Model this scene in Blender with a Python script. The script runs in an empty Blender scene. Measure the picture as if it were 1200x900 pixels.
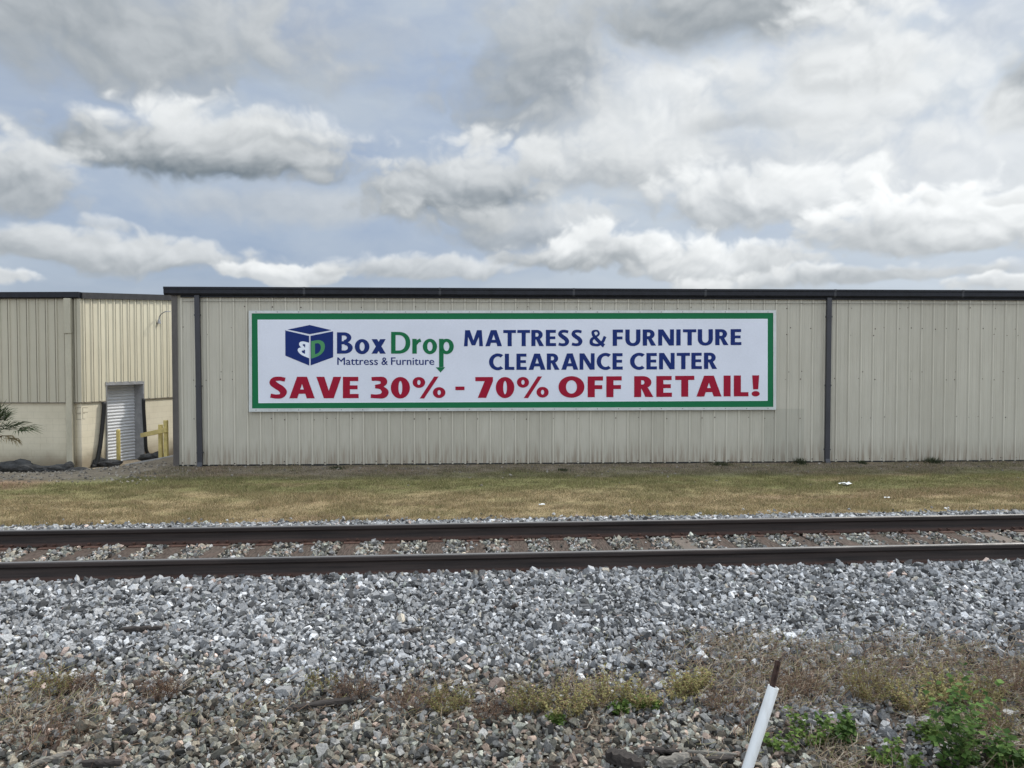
import bpy, bmesh, math, random
import numpy as np
from mathutils import Vector, Matrix
from mathutils import noise as mnoise
random.seed(7); RNG = np.random.default_rng(11)
SC = bpy.context.scene
COL = SC.collection
R = math.radians

# ------------------------------------------------------------------ camera
CAMZ = 2.15
PITCH = R(1.6)
F = 900.0                      # focal length in photo pixels (photo is 1200 wide)
cam = bpy.data.cameras.new('camera'); cam.sensor_width = 36; cam.lens = 27.0
cam.clip_end = 3000; cam.clip_start = 0.05
co = bpy.data.objects.new('camera', cam); COL.objects.link(co)
co.location = (0, 0, CAMZ); co.rotation_euler = (math.pi/2 - PITCH, 0, 0)
SC.camera = co
SC.view_settings.view_transform = 'Standard'; SC.view_settings.look = 'None'
SC.view_settings.exposure = 0; SC.view_settings.gamma = 1

def ray(px, py):
    """direction of a measured photo point"""
    x = (px-600)/F; y = (450-py)/F
    return Vector((x, math.cos(PITCH)+y*math.sin(PITCH), y*math.cos(PITCH)-math.sin(PITCH)))
def hit(px, py, p0, n):
    d = ray(px, py); o = Vector((0, 0, CAMZ)); n = Vector(n)
    return o + d*((Vector(p0)-o).dot(n)/d.dot(n))
def on_z(px, py, z=0.0): return hit(px, py, (0, 0, z), (0, 0, 1))

# ------------------------------------------------------------------ objects
def tag(o, label=None, cat=None, group=None, kind=None):
    if label: o['label'] = label
    if cat: o['category'] = cat
    if group: o['group'] = group
    if kind: o['kind'] = kind
    return o
def thing(name, loc, label, cat, group=None):
    o = bpy.data.objects.new(name, None); COL.objects.link(o); o.location = loc
    o.empty_display_size = .1
    return tag(o, label, cat, group)

class MB:
    def __init__(s): s.v = []; s.f = []; s.c = None
    def add(s, vs, fs):
        b = len(s.v); s.v += [Vector(v) for v in vs]; s.f += [[i+b for i in f] for f in fs]
    def quad(s, a, b, c, d): s.add([a, b, c, d], [[0, 1, 2, 3]])
    def box(s, x0, x1, y0, y1, z0, z1, M=None):
        vs = [Vector(p) for p in ((x0,y0,z0),(x1,y0,z0),(x1,y1,z0),(x0,y1,z0),(x0,y0,z1),(x1,y0,z1),(x1,y1,z1),(x0,y1,z1))]
        if M: vs = [M @ v for v in vs]
        s.add(vs, [[0,3,2,1],[4,5,6,7],[0,1,5,4],[1,2,6,5],[2,3,7,6],[3,0,4,7]])
    def prism(s, fr, prof, a, b):
        """profile (list of 2-tuples) swept from a to b; fr(t,p,q)->world"""
        n = len(prof)
        vs = [fr(a, *p) for p in prof] + [fr(b, *p) for p in prof]
        s.add(vs, [[i, (i+1) % n, n+(i+1) % n, n+i] for i in range(n)] + [list(range(n))[::-1], list(range(n, 2*n))])
    def tube(s, pts, r, n=8, caps=True):
        pts = [Vector(p) for p in pts]; rs = r if isinstance(r, (list, tuple)) else [r]*len(pts)
        vs = []; fs = []; up = None
        for i, p in enumerate(pts):
            t = (pts[min(i+1, len(pts)-1)]-pts[max(i-1, 0)]).normalized()
            if up is None:
                up = Vector((0, 0, 1)) if abs(t.z) < .9 else Vector((1, 0, 0))
            a = t.cross(up).normalized(); b = a.cross(t).normalized(); up = b
            for k in range(n):
                an = 2*math.pi*k/n
                vs.append(p + (a*math.cos(an)+b*math.sin(an))*rs[i])
        for i in range(len(pts)-1):
            for k in range(n):
                fs.append([i*n+k, i*n+(k+1) % n, (i+1)*n+(k+1) % n, (i+1)*n+k])
        if caps: fs += [list(range(n))[::-1], [(len(pts)-1)*n+k for k in range(n)]]
        s.add(vs, fs)
    def build(s, name, mat, parent=None, origin=None, smooth=False, bevel=0, fixn=True):
        L = Vector(origin) if origin is not None else (parent_loc(parent) if parent else Vector((0, 0, 0)))
        me = bpy.data.meshes.new(name)
        me.from_pydata([tuple(v-L) for v in s.v], [], s.f); me.validate(); me.update()
        if fixn:
            bm = bmesh.new(); bm.from_mesh(me); bmesh.ops.recalc_face_normals(bm, faces=bm.faces); bm.to_mesh(me); bm.free()
        me.materials.append(mat)
        if smooth:
            for p in me.polygons: p.use_smooth = True
        o = bpy.data.objects.new(name, me); COL.objects.link(o)
        if parent: o.parent = parent
        else: o.location = L
        if bevel:
            m = o.modifiers.new('bevel', 'BEVEL'); m.width = bevel; m.segments = 2; m.limit_method = 'ANGLE'
        return o
def parent_loc(p):
    L = Vector((0, 0, 0))
    while p is not None: L = L + p.location; p = p.parent
    return L

def np_mesh(name, verts, faces, mat, colors=None, origin=(0,0,0), parent=None, smooth=False):
    """verts (N,3), faces (M,k) all same k, colors (N,3)"""
    verts = np.asarray(verts, np.float32) - np.asarray(origin, np.float32)
    faces = np.asarray(faces, np.int32); k = faces.shape[1]
    me = bpy.data.meshes.new(name)
    me.vertices.add(len(verts)); me.vertices.foreach_set('co', verts.ravel())
    me.loops.add(faces.size); me.loops.foreach_set('vertex_index', faces.ravel())
    me.polygons.add(len(faces))
    me.polygons.foreach_set('loop_start', np.arange(0, faces.size, k, dtype=np.int32))
    me.polygons.foreach_set('loop_total', np.full(len(faces), k, np.int32))
    me.update(calc_edges=True)
    if colors is not None:
        a = me.color_attributes.new('tint', 'FLOAT_COLOR', 'POINT')
        c4 = np.ones((len(verts), 4), np.float32); c4[:, :3] = colors
        a.data.foreach_set('color', c4.ravel())
    me.polygons.foreach_set('use_smooth', np.full(len(faces), bool(smooth)))
    me.materials.append(mat)
    o = bpy.data.objects.new(name, me); COL.objects.link(o)
    if parent: o.parent = parent
    else: o.location = origin
    return o

# ------------------------------------------------------------------ node helper
class NT:
    def __init__(s, nt): s.nt = nt; s.n = nt.nodes; s.l = nt.links
    def node(s, typ, **kw):
        n = s.n.new(typ)
        for k, v in kw.items(): setattr(n, k, v)
        return n
    def put(s, sock, v):
        if v is None: return
        if hasattr(v, 'links') or isinstance(v, bpy.types.NodeSocket): s.l.new(v, sock)
        else:
            if isinstance(v, (tuple, list)) and len(v) == 3 and sock.type == 'RGBA': v = (*v, 1)
            sock.default_value = v
    def m(s, op, a, b=None, c=None, clamp=False):
        n = s.node('ShaderNodeMath', operation=op); n.use_clamp = clamp
        s.put(n.inputs[0], a); s.put(n.inputs[1], b); s.put(n.inputs[2], c); return n.outputs[0]
    def vm(s, op, a, b=None):
        n = s.node('ShaderNodeVectorMath', operation=op); s.put(n.inputs[0], a); s.put(n.inputs[1], b)
        return n.outputs['Value'] if op in ('DOT_PRODUCT', 'LENGTH') else n.outputs[0]
    def sm(s, x, a, b, lo=0.0, hi=1.0):
        n = s.node('ShaderNodeMapRange', interpolation_type='SMOOTHSTEP')
        s.put(n.inputs[0], x); s.put(n.inputs[1], a); s.put(n.inputs[2], b); s.put(n.inputs[3], lo); s.put(n.inputs[4], hi)
        return n.outputs[0]
    def mix(s, f, a, b, mode='MIX'):
        n = s.node('ShaderNodeMix', data_type='RGBA', blend_type=mode); n.clamp_factor = True
        s.put(n.inputs[0], f); s.put(n.inputs[6], a); s.put(n.inputs[7], b); return n.outputs[2]
    def noise(s, vec, scale, detail=3, rough=.5, dist=0, out='Fac', norm=True):
        n = s.node('ShaderNodeTexNoise'); n.normalize = norm
        s.put(n.inputs['Vector'], vec); s.put(n.inputs['Scale'], scale); s.put(n.inputs['Detail'], detail)
        s.put(n.inputs['Roughness'], rough); s.put(n.inputs['Distortion'], dist); return n.outputs[out]
    def comb(s, x, y, z):
        n = s.node('ShaderNodeCombineXYZ'); s.put(n.inputs[0], x); s.put(n.inputs[1], y); s.put(n.inputs[2], z); return n.outputs[0]
    def sep(s, v):
        n = s.node('ShaderNodeSeparateXYZ'); s.put(n.inputs[0], v); return n.outputs
    def pos(s): return s.node('ShaderNodeNewGeometry').outputs['Position']
    def scale(s, v, sc):
        n = s.node('ShaderNodeVectorMath', operation='MULTIPLY'); s.put(n.inputs[0], v); s.put(n.inputs[1], sc); return n.outputs[0]

def mat(name, col, rough=.7, metal=0, fn=None, spec=.5):
    m = bpy.data.materials.new(name); m.use_nodes = True
    t = NT(m.node_tree); b = m.node_tree.nodes['Principled BSDF']
    b.inputs['Base Color'].default_value = (*col, 1); b.inputs['Roughness'].default_value = rough
    b.inputs['Metallic'].default_value = metal; b.inputs['Specular IOR Level'].default_value = spec
    if fn: fn(t, b)
    return m
def bump(t, b, h, strength=.3, dist=.01):
    n = t.node('ShaderNodeBump'); n.inputs['Strength'].default_value = strength; n.inputs['Distance'].default_value = dist
    t.put(n.inputs['Height'], h); t.l.new(n.outputs[0], b.inputs['Normal'])
def vary(col, amt=.25, sc=4, stretch=(1,1,1), bmp=.0, col2=None, sc2=30, detail=5):
    def fn(t, b):
        p = t.scale(t.pos(), stretch)
        n = t.noise(p, sc, detail, .6); n2 = t.noise(p, sc2, 4, .6)
        k = t.m('ADD', t.m('MULTIPLY', n, .65), t.m('MULTIPLY', n2, .35))
        lo = tuple(c*(1-amt) for c in col) if col2 is None else col2
        hi = tuple(min(1, c*(1+amt)) for c in col)
        t.put(b.inputs['Base Color'], t.mix(t.sm(k, .32, .68), lo, hi))
        if bmp: bump(t, b, n2, bmp)
    return fn
def tint_fn(sc=60, amt=.35, bmp=.4, bd=.004, rough=None):
    def fn(t, b):
        a = t.node('ShaderNodeAttribute', attribute_name='tint').outputs['Color']
        p = t.pos(); n = t.noise(p, sc, 5, .65)
        f = t.sm(n, .25, .75, 1-amt, 1+amt)
        t.put(b.inputs['Base Color'], t.mix(1.0, a, t.comb(f, f, f), 'MULTIPLY'))
        if bmp: bump(t, b, n, bmp, bd)
    return fn

# ------------------------------------------------------------------ sun and sky
SUN = Vector((.62, .42, .80)).normalized()
sel = math.asin(SUN.z); saz = math.atan2(SUN.x, SUN.y)
sl = bpy.data.lights.new('sun', 'SUN'); sl.energy = 2.9; sl.angle = R(4.5); sl.color = (1, .96, .88)
so = bpy.data.objects.new('sun', sl); COL.objects.link(so); so.location = (20, 14, 30)
so.rotation_euler = SUN.to_track_quat('Z', 'Y').to_euler()

w = bpy.data.worlds.new('World'); SC.world = w; w.use_nodes = True
t = NT(w.node_tree); bg = w.node_tree.nodes['Background']
def perlin(x, y, seed=0):
    xi = np.floor(x).astype(np.int64); yi = np.floor(y).astype(np.int64); fx = x-xi; fy = y-yi
    def g(a, b, dx, dy):
        n = (a*374761393+b*668265263+seed*1442695) & 0x7fffffff
        n = ((n ^ (n >> 13))*1274126177) & 0x7fffffff; n = n ^ (n >> 16)
        an = (n & 1023)*(2*np.pi/1024); return np.cos(an)*dx+np.sin(an)*dy
    u = fx*fx*fx*(fx*(fx*6-15)+10); v = fy*fy*fy*(fy*(fy*6-15)+10)
    return ((g(xi, yi, fx, fy)*(1-u)+g(xi+1, yi, fx-1, fy)*u)*(1-v)+(g(xi, yi+1, fx, fy-1)*(1-u)+g(xi+1, yi+1, fx-1, fy-1)*u)*v)*1.5
def pf(x, y, sc, oct, gain=.5, seed=0, billow=False):
    tot = 0; a = 1; nrm = 0
    for i in range(oct):
        n = perlin(x*sc+7.3*i, y*sc-3.1*i, seed+i*13)
        tot = tot+a*(np.abs(n)*2-.5 if billow else n); nrm += a; a *= gain; sc *= 2.03
    return tot/nrm
# clouds seen from the track: azimuth and height on the photo grid, half width, half height, lit and shaded level, softness, opacity
CLOUDS = [(110,35,320,90,.58,.40,.80,.92),(420,50,90,40,.62,.52,.9,.30),(640,90,105,115,.60,.36,.65,.88),(760,150,120,110,.84,.66,.85,.75),(1130,50,120,50,.74,.64,.9,.5),
          (960,125,190,100,.90,.70,.75,.90),(880,8,195,74,.54,.33,.70,.96),(985,60,90,70,.90,.66,.50,.85),(820,200,250,60,.80,.62,.80,.75),
          (880,150,70,14,.54,.42,.8,.5),(1215,105,46,62,.72,.30,.45,.90),(1160,190,150,70,.84,.72,.85,.75),
          (255,182,190,52,.84,.24,.42,.97),(330,160,110,32,.82,.50,.55,.6),(12,212,72,48,.74,.42,.42,.92),(340,245,150,30,.66,.56,.85,.6),
          (545,228,120,66,.78,.30,.42,.92),(700,205,110,40,.74,.44,.6,.70),(600,272,120,34,.74,.40,.5,.75),
          (880,240,140,48,.90,.50,.42,.90),(110,300,185,28,.72,.46,.42,.9),(120,262,34,7,.78,.62,.5,.6),
          (330,322,95,15,.88,.62,.30,.92),(500,318,120,20,.78,.50,.42,.85),(700,300,112,28,.90,.40,.32,.95),
          (860,308,130,26,.88,.44,.32,.93),(1080,272,150,44,.93,.52,.32,.95),(1000,326,190,16,.82,.46,.38,.9),
          (10,334,55,12,.86,.68,.25,.9),(1195,336,60,12,.86,.6,.25,.9),(1188,229,26,8,.86,.70,.4,.85),(1090,232,12,9,.84,.70,.5,.7)]
def cloud_patch(az, el, px_per_rad):
    """returns r,g,b,a (premultiplied cloud light and coverage) on a regular az/el grid, el rising with row"""
    w1 = pf(az, el*1.4, 6, 5, .5, 1); w2 = pf(az, el*1.4, 6, 5, .5, 2); w3 = pf(az, el*1.4, 26, 4, .5, 3); w4 = pf(az, el*1.4, 26, 4, .5, 4)
    wa = az+w1*.045+w3*.008; we = el+w2*.024+w4*.006
    puff = pf(wa, we*1.25, 15, 6, .52, 5, True); soft = pf(wa, we*1.5, 8, 5, .5, 6)
    veil = pf(wa*.8, we*2.2, 5, 6, .55, 7)
    def grad(D, k):
        s = max(1, int(round(k*px_per_rad)))
        # difference toward the light, up and a little to the right
        Dn = np.roll(np.roll(D, -s, 0), -max(1, s//2), 1); Dn[-s:] = D[-s:]
        return D-Dn
    def ss(x, a, b): q = np.clip((x-a)/(b-a), 0, 1); return q*q*(3-2*q)
    va = np.clip(.34+.90*veil+.34*ss(az, -.15, .5), 0, .93)
    C = np.stack([.545*va, .615*va, .69*va], -1)*(1+.12*ss(az, -.15, .5))[..., None]; A = va
    n = pf(az/np.maximum(.4, 1), el*1.6, 3.2, 5, .5, 9)
    out = np.maximum(ss(el, .42, .60), ss(np.abs(az), .62, .80))
    ga = ss(n, -.25, .25)*(.92*out+.12*(1-out)); gl = .60+.25*soft
    def over(C, A, L, al):
        L = L+.045*ss(az, -.15, .45); L3 = np.stack([L*1.02-.040, L*1.0+.003, L*.965+.044], -1)
        return C*(1-al[..., None])+L3*al[..., None], A*(1-al)+al
    C, A = over(C, A, gl, ga)
    if True:
        for (px, py, rx, ry, lt, sh, sf, op) in CLOUDS:
            a = math.atan((px-600)/900); e = math.atan((425-py)/900*math.cos(a))
            dx = (wa-a)*900/rx; dy = (we-e)*900/ry; dyy = dy+.45*np.minimum(dy, 0)
            q = np.sqrt(dx*dx+dyy*dyy)
            k = min(1.0, ry/40)
            dn = 1-q+puff*(.62*(1-.55*sf))*(1.2-.2*k)+soft*.55
            al = ss(dn, -.30*sf, .10+.75*sf)*op
            rel = np.tanh(grad(puff, .010)*1.7)*.12*(1-.7*sf)+np.tanh(grad(np.clip(dn, -.3, 1.1), .018)*-2.0)*0
            body = ss(dy+soft*.9+dx*.22+puff*.15, -.60, .85)
            L = sh+(lt-sh)*body+rel
            L = L+ss(dn, .50, .02)*ss(dy+.3*dx, -.1, .7)*.13*(1-sf)
            C, A = over(C, A, L, al)
    return C, A

def world():
    W_, H_ = 5120, 2560
    def grid(i0, i1, j0, j1, st):
        u = (np.arange(i0, i1, st)+st*.5)/W_; v = (np.arange(j0, j1, st)+st*.5)/H_
        az = 2*np.pi*(u-.5)-np.pi/2; az = (az+np.pi) % (2*np.pi)-np.pi
        return np.meshgrid(az, (v-.5)*np.pi)
    buf = np.zeros((H_, W_, 4), np.float32)
    A, E = grid(0, W_, H_//2-64, H_, 8)
    C, al = cloud_patch(A, E, W_/8/(2*np.pi))
    lo = np.concatenate([C, al[..., None]], -1).astype(np.float32)
    lo = np.repeat(np.repeat(lo, 8, 0), 8, 1)[:H_//2+64]
    buf[H_//2-64:] = lo[:H_//2+64]; buf[:H_//2-64] = buf[H_//2-64]
    i0, i1 = int((.75-.80/(2*np.pi))*W_), int((.75+.80/(2*np.pi))*W_); j0, j1 = H_//2-16, H_//2+int(.62/np.pi*H_)
    A, E = grid(i0, i1, j0, j1, 1)
    C, al = cloud_patch(A, E, W_/(2*np.pi))
    buf[j0:j1, i0:i1] = np.concatenate([C, al[..., None]], -1)
    im = bpy.data.images.new('cloud_map', W_, H_, alpha=True, float_buffer=True); im.colorspace_settings.name = 'Non-Color'; im.alpha_mode = 'CHANNEL_PACKED'
    im.pixels.foreach_set(buf.ravel()); im.update()
    D = t.vm('NORMALIZE', t.node('ShaderNodeTexCoord').outputs['Generated'])
    x, y, z = t.sep(D); el = t.m('ARCSINE', z)
    sky = t.node('ShaderNodeTexSky', sky_type='NISHITA'); sky.sun_disc = False
    sky.sun_elevation = sel; sky.sun_rotation = saz; sky.air_density = 1.2; sky.dust_density = 1.6
    blue = t.mix(1.0, sky.outputs[0], (.088, .084, .088), 'MULTIPLY')
    uu = t.m('ADD', t.m('DIVIDE', t.m('ARCTAN2', y, t.m('MULTIPLY', x, -1)), 2*math.pi), .5); vv = t.m('ADD', t.m('DIVIDE', el, math.pi), .5)
    blue = t.mix(.6, blue, (.37, .475, .67))
    env = t.node('ShaderNodeTexImage', interpolation='Cubic'); env.image = im; t.put(env.inputs[0], t.comb(uu, vv, 0))
    k = t.m('SUBTRACT', 1.0, env.outputs['Alpha'])
    out = t.vm('ADD', env.outputs['Color'], t.vm('MULTIPLY', blue, t.comb(k, k, k)))
    glow = t.vm('DOT_PRODUCT', D, tuple(SUN))
    gl = t.sm(glow, .85, 1.0, 0, 1)
    # sky behind the camera and overhead, out of view, boosted as added fill light
    back = t.sm(y, .25, -.45, 0, 1); over = t.sm(el, .50, 1.0, 0, 1)
    boost = t.m('ADD', t.m('ADD', 1.0, t.m('MULTIPLY', back, BACK)), t.m('ADD', t.m('MULTIPLY', over, OVER), t.m('MULTIPLY', gl, 1.2)))
    t.put(bg.inputs['Color'], t.vm('MULTIPLY', out, t.comb(boost, boost, boost)))
BACK = 1.25; OVER = .8
world()
bg.inputs['Strength'].default_value = 1.0
w.cycles.sampling_method = 'MANUAL'; w.cycles.sample_map_resolution = 512

# ------------------------------------------------------------------ value noise in numpy
def vnoise(x, y, seed=0):
    x = np.asarray(x, float); y = np.asarray(y, float)
    xi = np.floor(x).astype(np.int64); yi = np.floor(y).astype(np.int64)
    fx = x-xi; fy = y-yi; fx = fx*fx*(3-2*fx); fy = fy*fy*(3-2*fy)
    def h(a, b):
        n = (a*374761393 + b*668265263 + seed*1442695) & 0x7fffffff
        n = ((n ^ (n >> 13))*1274126177) & 0x7fffffff
        n = n ^ (n >> 16)
        return (n & 0xffff)/65535.0
    return (h(xi, yi)*(1-fx)+h(xi+1, yi)*fx)*(1-fy)+(h(xi, yi+1)*(1-fx)+h(xi+1, yi+1)*fx)*fy
def fbm(x, y, seed=0, oct=4):
    a = 0; s = .5; tot = 0
    for i in range(oct): a = a+s*vnoise(x*2**i, y*2**i, seed+i*7); tot += s; s *= .55
    return a/tot
def sstep(x, a, b):
    q = np.clip((x-a)/(b-a), 0, 1); return q*q*(3-2*q)

# ------------------------------------------------------------------ layout numbers
TS = .077                                   # track skew
TA = math.atan(TS)
TD = Vector((math.cos(TA), math.sin(TA), 0)); TN = Vector((-math.sin(TA), math.cos(TA), 0))
TC = Vector((0, 8.62, 0))
WA = math.atan(.0448)
WD = Vector((math.cos(WA), math.sin(WA), 0)); WN = Vector((math.sin(WA), -math.cos(WA), 0))
W0 = Vector((-7.61, 17.68-.0448*7.61, 0))
GZ = -.2
def tv(X, Y): return (Y-8.62-TS*X)*math.cos(TA)
def gheight(X, Y):
    X = np.asarray(X, float); Y = np.asarray(Y, float)
    v = tv(X, Y)
    z = np.interp(v, [-30, -8, -4.4, -3.4, -2.6, -1.5, -1.2, 1.25, 1.6, 2.0, 2.7, 3.2], [-.12, -.10, -.09, -.07, -.02, .005, -.03, -.03, -.02, -.10, -.19, GZ])
    z = z + .03*(fbm(X*.9, Y*.9, 3)-.5)*np.where(np.abs(v) < 1.4, 0, 1)
    dip = .98*sstep(Y, 15.6, 22.5)*sstep(-X, 8.1, 11.2)
    z = z - dip
    z = z + .10*(fbm(X*.5, Y*.5, 9)-.5)*sstep(v, 3.5, 5)*sstep(17.2+.0448*X-Y, 0, 1)
    return z
def gh(x, y): return float(gheight(x, y))
def gcolor(X, Y):
    X = np.asarray(X, float); Y = np.asarray(Y, float); v = tv(X, Y)
    q = 17.68+.0448*X-Y
    big = fbm(X*.35, Y*1.1, 21); med = fbm(X*1.3, Y*2.6, 5); fine = fbm(X*7, Y*9, 8)
    dirt = np.array([.185, .152, .112]); grn = np.array([.155, .150, .065]); tan = np.array([.265, .205, .115]); red = np.array([.25, .165, .115])
    grav = np.array([.205, .170, .125]); bal = np.array([.13, .127, .122])
    j = (big-.5)*1.6+(med-.5)*.9
    g = sstep(q+j, .9, 2.4)[..., None]; tn = sstep(q+j*1.2, 3.0, 4.6)[..., None]
    c = dirt*(1-g)+grn*g; c = c*(1-tn)+tan*tn
    gp = (sstep(fbm(X*.8+9, Y*1.6, 33), .45, .75)*.40)[..., None]; c = c*(1-gp)+grn*1.1*gp*1+0
    rp = (sstep(fbm(X*.6, Y*1.5, 44), .62, .75)*.35)[..., None]; c = c*(1-rp)+red*rp
    # left side: red earth and pale gravel drive
    lf = (sstep(-X, 7.2, 9.0)*sstep(Y, 14.7, 15.7))[..., None]; c = c*(1-lf)+grav*lf*(.8+.4*med[..., None])
    l2 = (sstep(-X, 8.6, 9.6)*sstep(Y, 13.9, 14.3)*(1-sstep(Y, 15.0, 15.6)))[..., None]; c = c*(1-l2*.8)+red*l2*.8
    b = (1-sstep(v, 2.3, 2.9))[..., None]; c = c*(1-b)+bal*b
    fg = sstep(6.0-Y, 0, .8)[..., None]; c = c*(1-fg)+np.array([.135, .108, .085])*fg
    tk = ((np.abs(v) < 1.3)*1.0)[..., None]; c = c*(1-tk)+np.array([.085, .070, .060])*tk
    return c*(.55+.9*fine[..., None])

# ------------------------------------------------------------------ ground sheet
def span(parts):
    out = []
    for a, b, st in parts: out += list(np.arange(a, b-1e-6, st))
    out.append(parts[-1][1]); return np.array(out)
gx = span([(-400,-60,40),(-60,-20,4),(-20,16,.12),(16,60,4),(60,400,40)])
gy = span([(-200,-20,30),(-20,0,2),(0,9.8,.2),(9.8,26,.12),(26,60,2),(60,500,40)])
GX, GY = np.meshgrid(gx, gy)
V = np.stack([GX.ravel(), GY.ravel(), gheight(GX, GY).ravel()], 1)
nx, ny = len(gx), len(gy)
I = np.arange(nx*ny).reshape(ny, nx)
Fq = np.stack([I[:-1,:-1].ravel(), I[:-1,1:].ravel(), I[1:,1:].ravel(), I[1:,:-1].ravel()], 1)
m_ground = mat('earth', (.2,.17,.12), .95, fn=tint_fn(55, .45, .8, .02), spec=.1)
g = np_mesh('ground', V, Fq, m_ground, gcolor(GX, GY).reshape(-1, 3), smooth=True); tag(g, kind='structure')

# ------------------------------------------------------------------ ballast stones
def hulls(n):
    """crushed stone: a block with random corners sliced off, so big flat faces and sharp edges"""
    out = []
    for i in range(n):
        bm = bmesh.new(); bmesh.ops.create_cube(bm, size=2)
        ax = (1.05, random.uniform(.50, .95), random.uniform(.35, .80))
        sk = random.uniform(-.5, .5); sk2 = random.uniform(-.45, .45)
        for v in bm.verts: v.co = Vector((v.co.x*ax[0]+sk*v.co.y, v.co.y*ax[1]+sk2*v.co.z, v.co.z*ax[2]))
        for j in range(random.randint(3, 4)):
            nn = Vector([random.gauss(0, 1) for _ in range(3)]).normalized()
            nn = Vector((nn.x, nn.y, nn.z)).normalized()
            sup = max(v.co.dot(nn) for v in bm.verts); c = nn*sup*random.uniform(.42, .80)
            bmesh.ops.bisect_plane(bm, geom=bm.verts[:]+bm.edges[:]+bm.faces[:], plane_co=c, plane_no=nn, clear_outer=True)
            pts = [v.co.copy() for v in bm.verts]; bm.free(); bm = bmesh.new()
            for p in pts: bm.verts.new(p)
            bmesh.ops.convex_hull(bm, input=bm.verts)
            bmesh.ops.delete(bm, geom=[v for v in bm.verts if not v.link_faces], context='VERTS')
        bmesh.ops.remove_doubles(bm, verts=bm.verts, dist=.05)
        pts = [v.co.copy() for v in bm.verts]; bm.free(); bm = bmesh.new()
        for p in pts: bm.verts.new(p)
        bmesh.ops.convex_hull(bm, input=bm.verts); bmesh.ops.delete(bm, geom=[v for v in bm.verts if not v.link_faces], context='VERTS')
        bmesh.ops.triangulate(bm, faces=bm.faces); bm.verts.index_update()
        out.append((np.array([v.co[:] for v in bm.verts]), np.array([[v.index for v in f.verts] for f in bm.faces])))
        bm.free()
    return out
HULLS = hulls(48)
def rotmats(n, flat=.5):
    q = RNG.normal(size=(n, 4)); q[:, 1:3] *= flat; q /= np.linalg.norm(q, axis=1)[:, None]
    a, b, c, d = q.T
    return np.stack([np.stack([1-2*(c*c+d*d), 2*(b*c-a*d), 2*(b*d+a*c)], 1),
                     np.stack([2*(b*c+a*d), 1-2*(b*b+d*d), 2*(c*d-a*b)], 1),
                     np.stack([2*(b*d-a*c), 2*(c*d+a*b), 1-2*(b*b+c*c)], 1)], 1)
def stones(P, S, C):
    """positions, sizes, colours -> one big mesh"""
    n = len(P); k = RNG.integers(0, len(HULLS), n); VV = []; FF = []; CC = []; base = 0
    Rm = rotmats(n, .9)
    for h, (hv, hf) in enumerate(HULLS):
        idx = np.where(k == h)[0]
        if not len(idx): continue
        vv = np.einsum('nij,vj->nvi', Rm[idx], hv)*S[idx][:, None, None]+P[idx][:, None, :]
        nv = len(hv)
        ff = hf[None]+(np.arange(len(idx))*nv)[:, None, None]+base
        VV.append(vv.reshape(-1, 3)); FF.append(ff.reshape(-1, 3)); CC.append(np.repeat(C[idx], nv, 0)); base += nv*len(idx)
    return np.concatenate(VV), np.concatenate(FF), np.concatenate(CC)
def stone_cols(n, X, Y, warm=0.0):
    L = np.clip(RNG.normal(.262, .095, n), .045, .58)
    L = np.where(RNG.random(n) < .07, RNG.uniform(.50, .68, n), L); L = np.where(RNG.random(n) < .17, RNG.uniform(.04, .11, n), L)
    c = np.stack([L*1.0, L*1.0, L*1.0], 1)
    wz = np.clip(sstep(5.3+1.2*(fbm(X*.9, Y*.9, 61)-.5)*2-Y, 0, 1.0)*.9+warm, 0, 1)
    c = c*(1+wz[:, None]*np.array([.035, .0, -.07])); brown = RNG.random(n) < .70*wz+.05
    tint = np.array([[1.12, 1.0, .82], [1.25, .98, .84], [1.05, 1.02, .9], [.98, 1.02, .92]])[RNG.integers(0, 4, n)]
    c = np.where(brown[:, None], c*tint, c)
    dk = (1-.32*wz)[:, None]
    return c*dk
def field(v0, v1, sp, ext, zoff, smin, smax, warm=0, skip=None, zj=.012, k=1.0):
    vs = np.arange(v0, v1, sp); P = []
    for v in vs:
        u = np.arange(-13, 13, sp)
        uu = u+RNG.uniform(-.5, .5, len(u))*sp*1.1; vv = v+RNG.uniform(-.5, .5, len(u))*sp*1.1
        X = TC.x+uu*TD.x+vv*TN.x; Y = TC.y+uu*TD.y+vv*TN.y
        keep = (np.abs(X) < .70*np.maximum(Y, 0)+ext) & (Y > 2.9)
        if skip is not None: keep &= skip(uu, vv, X, Y)
        P.append(np.stack([X[keep], Y[keep]], 1))
    P = np.concatenate(P); X, Y = P.T; n = len(X)
    S = smin+(smax-smin)*RNG.random(n)**1.8
    Z = gheight(X, Y)+zoff+RNG.uniform(-zj, zj, n)
    return np.stack([X, Y, Z], 1), S*k, stone_cols(n, X, Y, warm)
TIE = .495; TIE_W = .115; TIE_PH = .10
def between_ties(u, v, X, Y):
    q = (u-TIE_PH) % TIE; q = np.minimum(q, TIE-q)
    return (q > TIE_W+.004+.05*(fbm(u*5, v*5, 56)-.5)+RNG.uniform(-.035, .01, len(u))) & (np.abs(np.abs(v)-.75) > .085)
def sparse(p):
    return lambda u, v, X, Y: RNG.random(len(u)) < p
def bare(u, v, X, Y):      # dirt shows through in the weedy foreground
    b_ = sstep(5.75+.8*(fbm(X*.8, Y*.8, 62)-.5)-Y, 0, .8)*sstep(fbm(X*2.0, Y*2.4, 63), .42, .62)
    b_ = np.maximum(b_*.62, .8*np.exp(-((Y-(5.1+.10*X))/.30)**2)*sstep(X, -3, -.5))
    return RNG.random(len(u)) > b_
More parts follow.
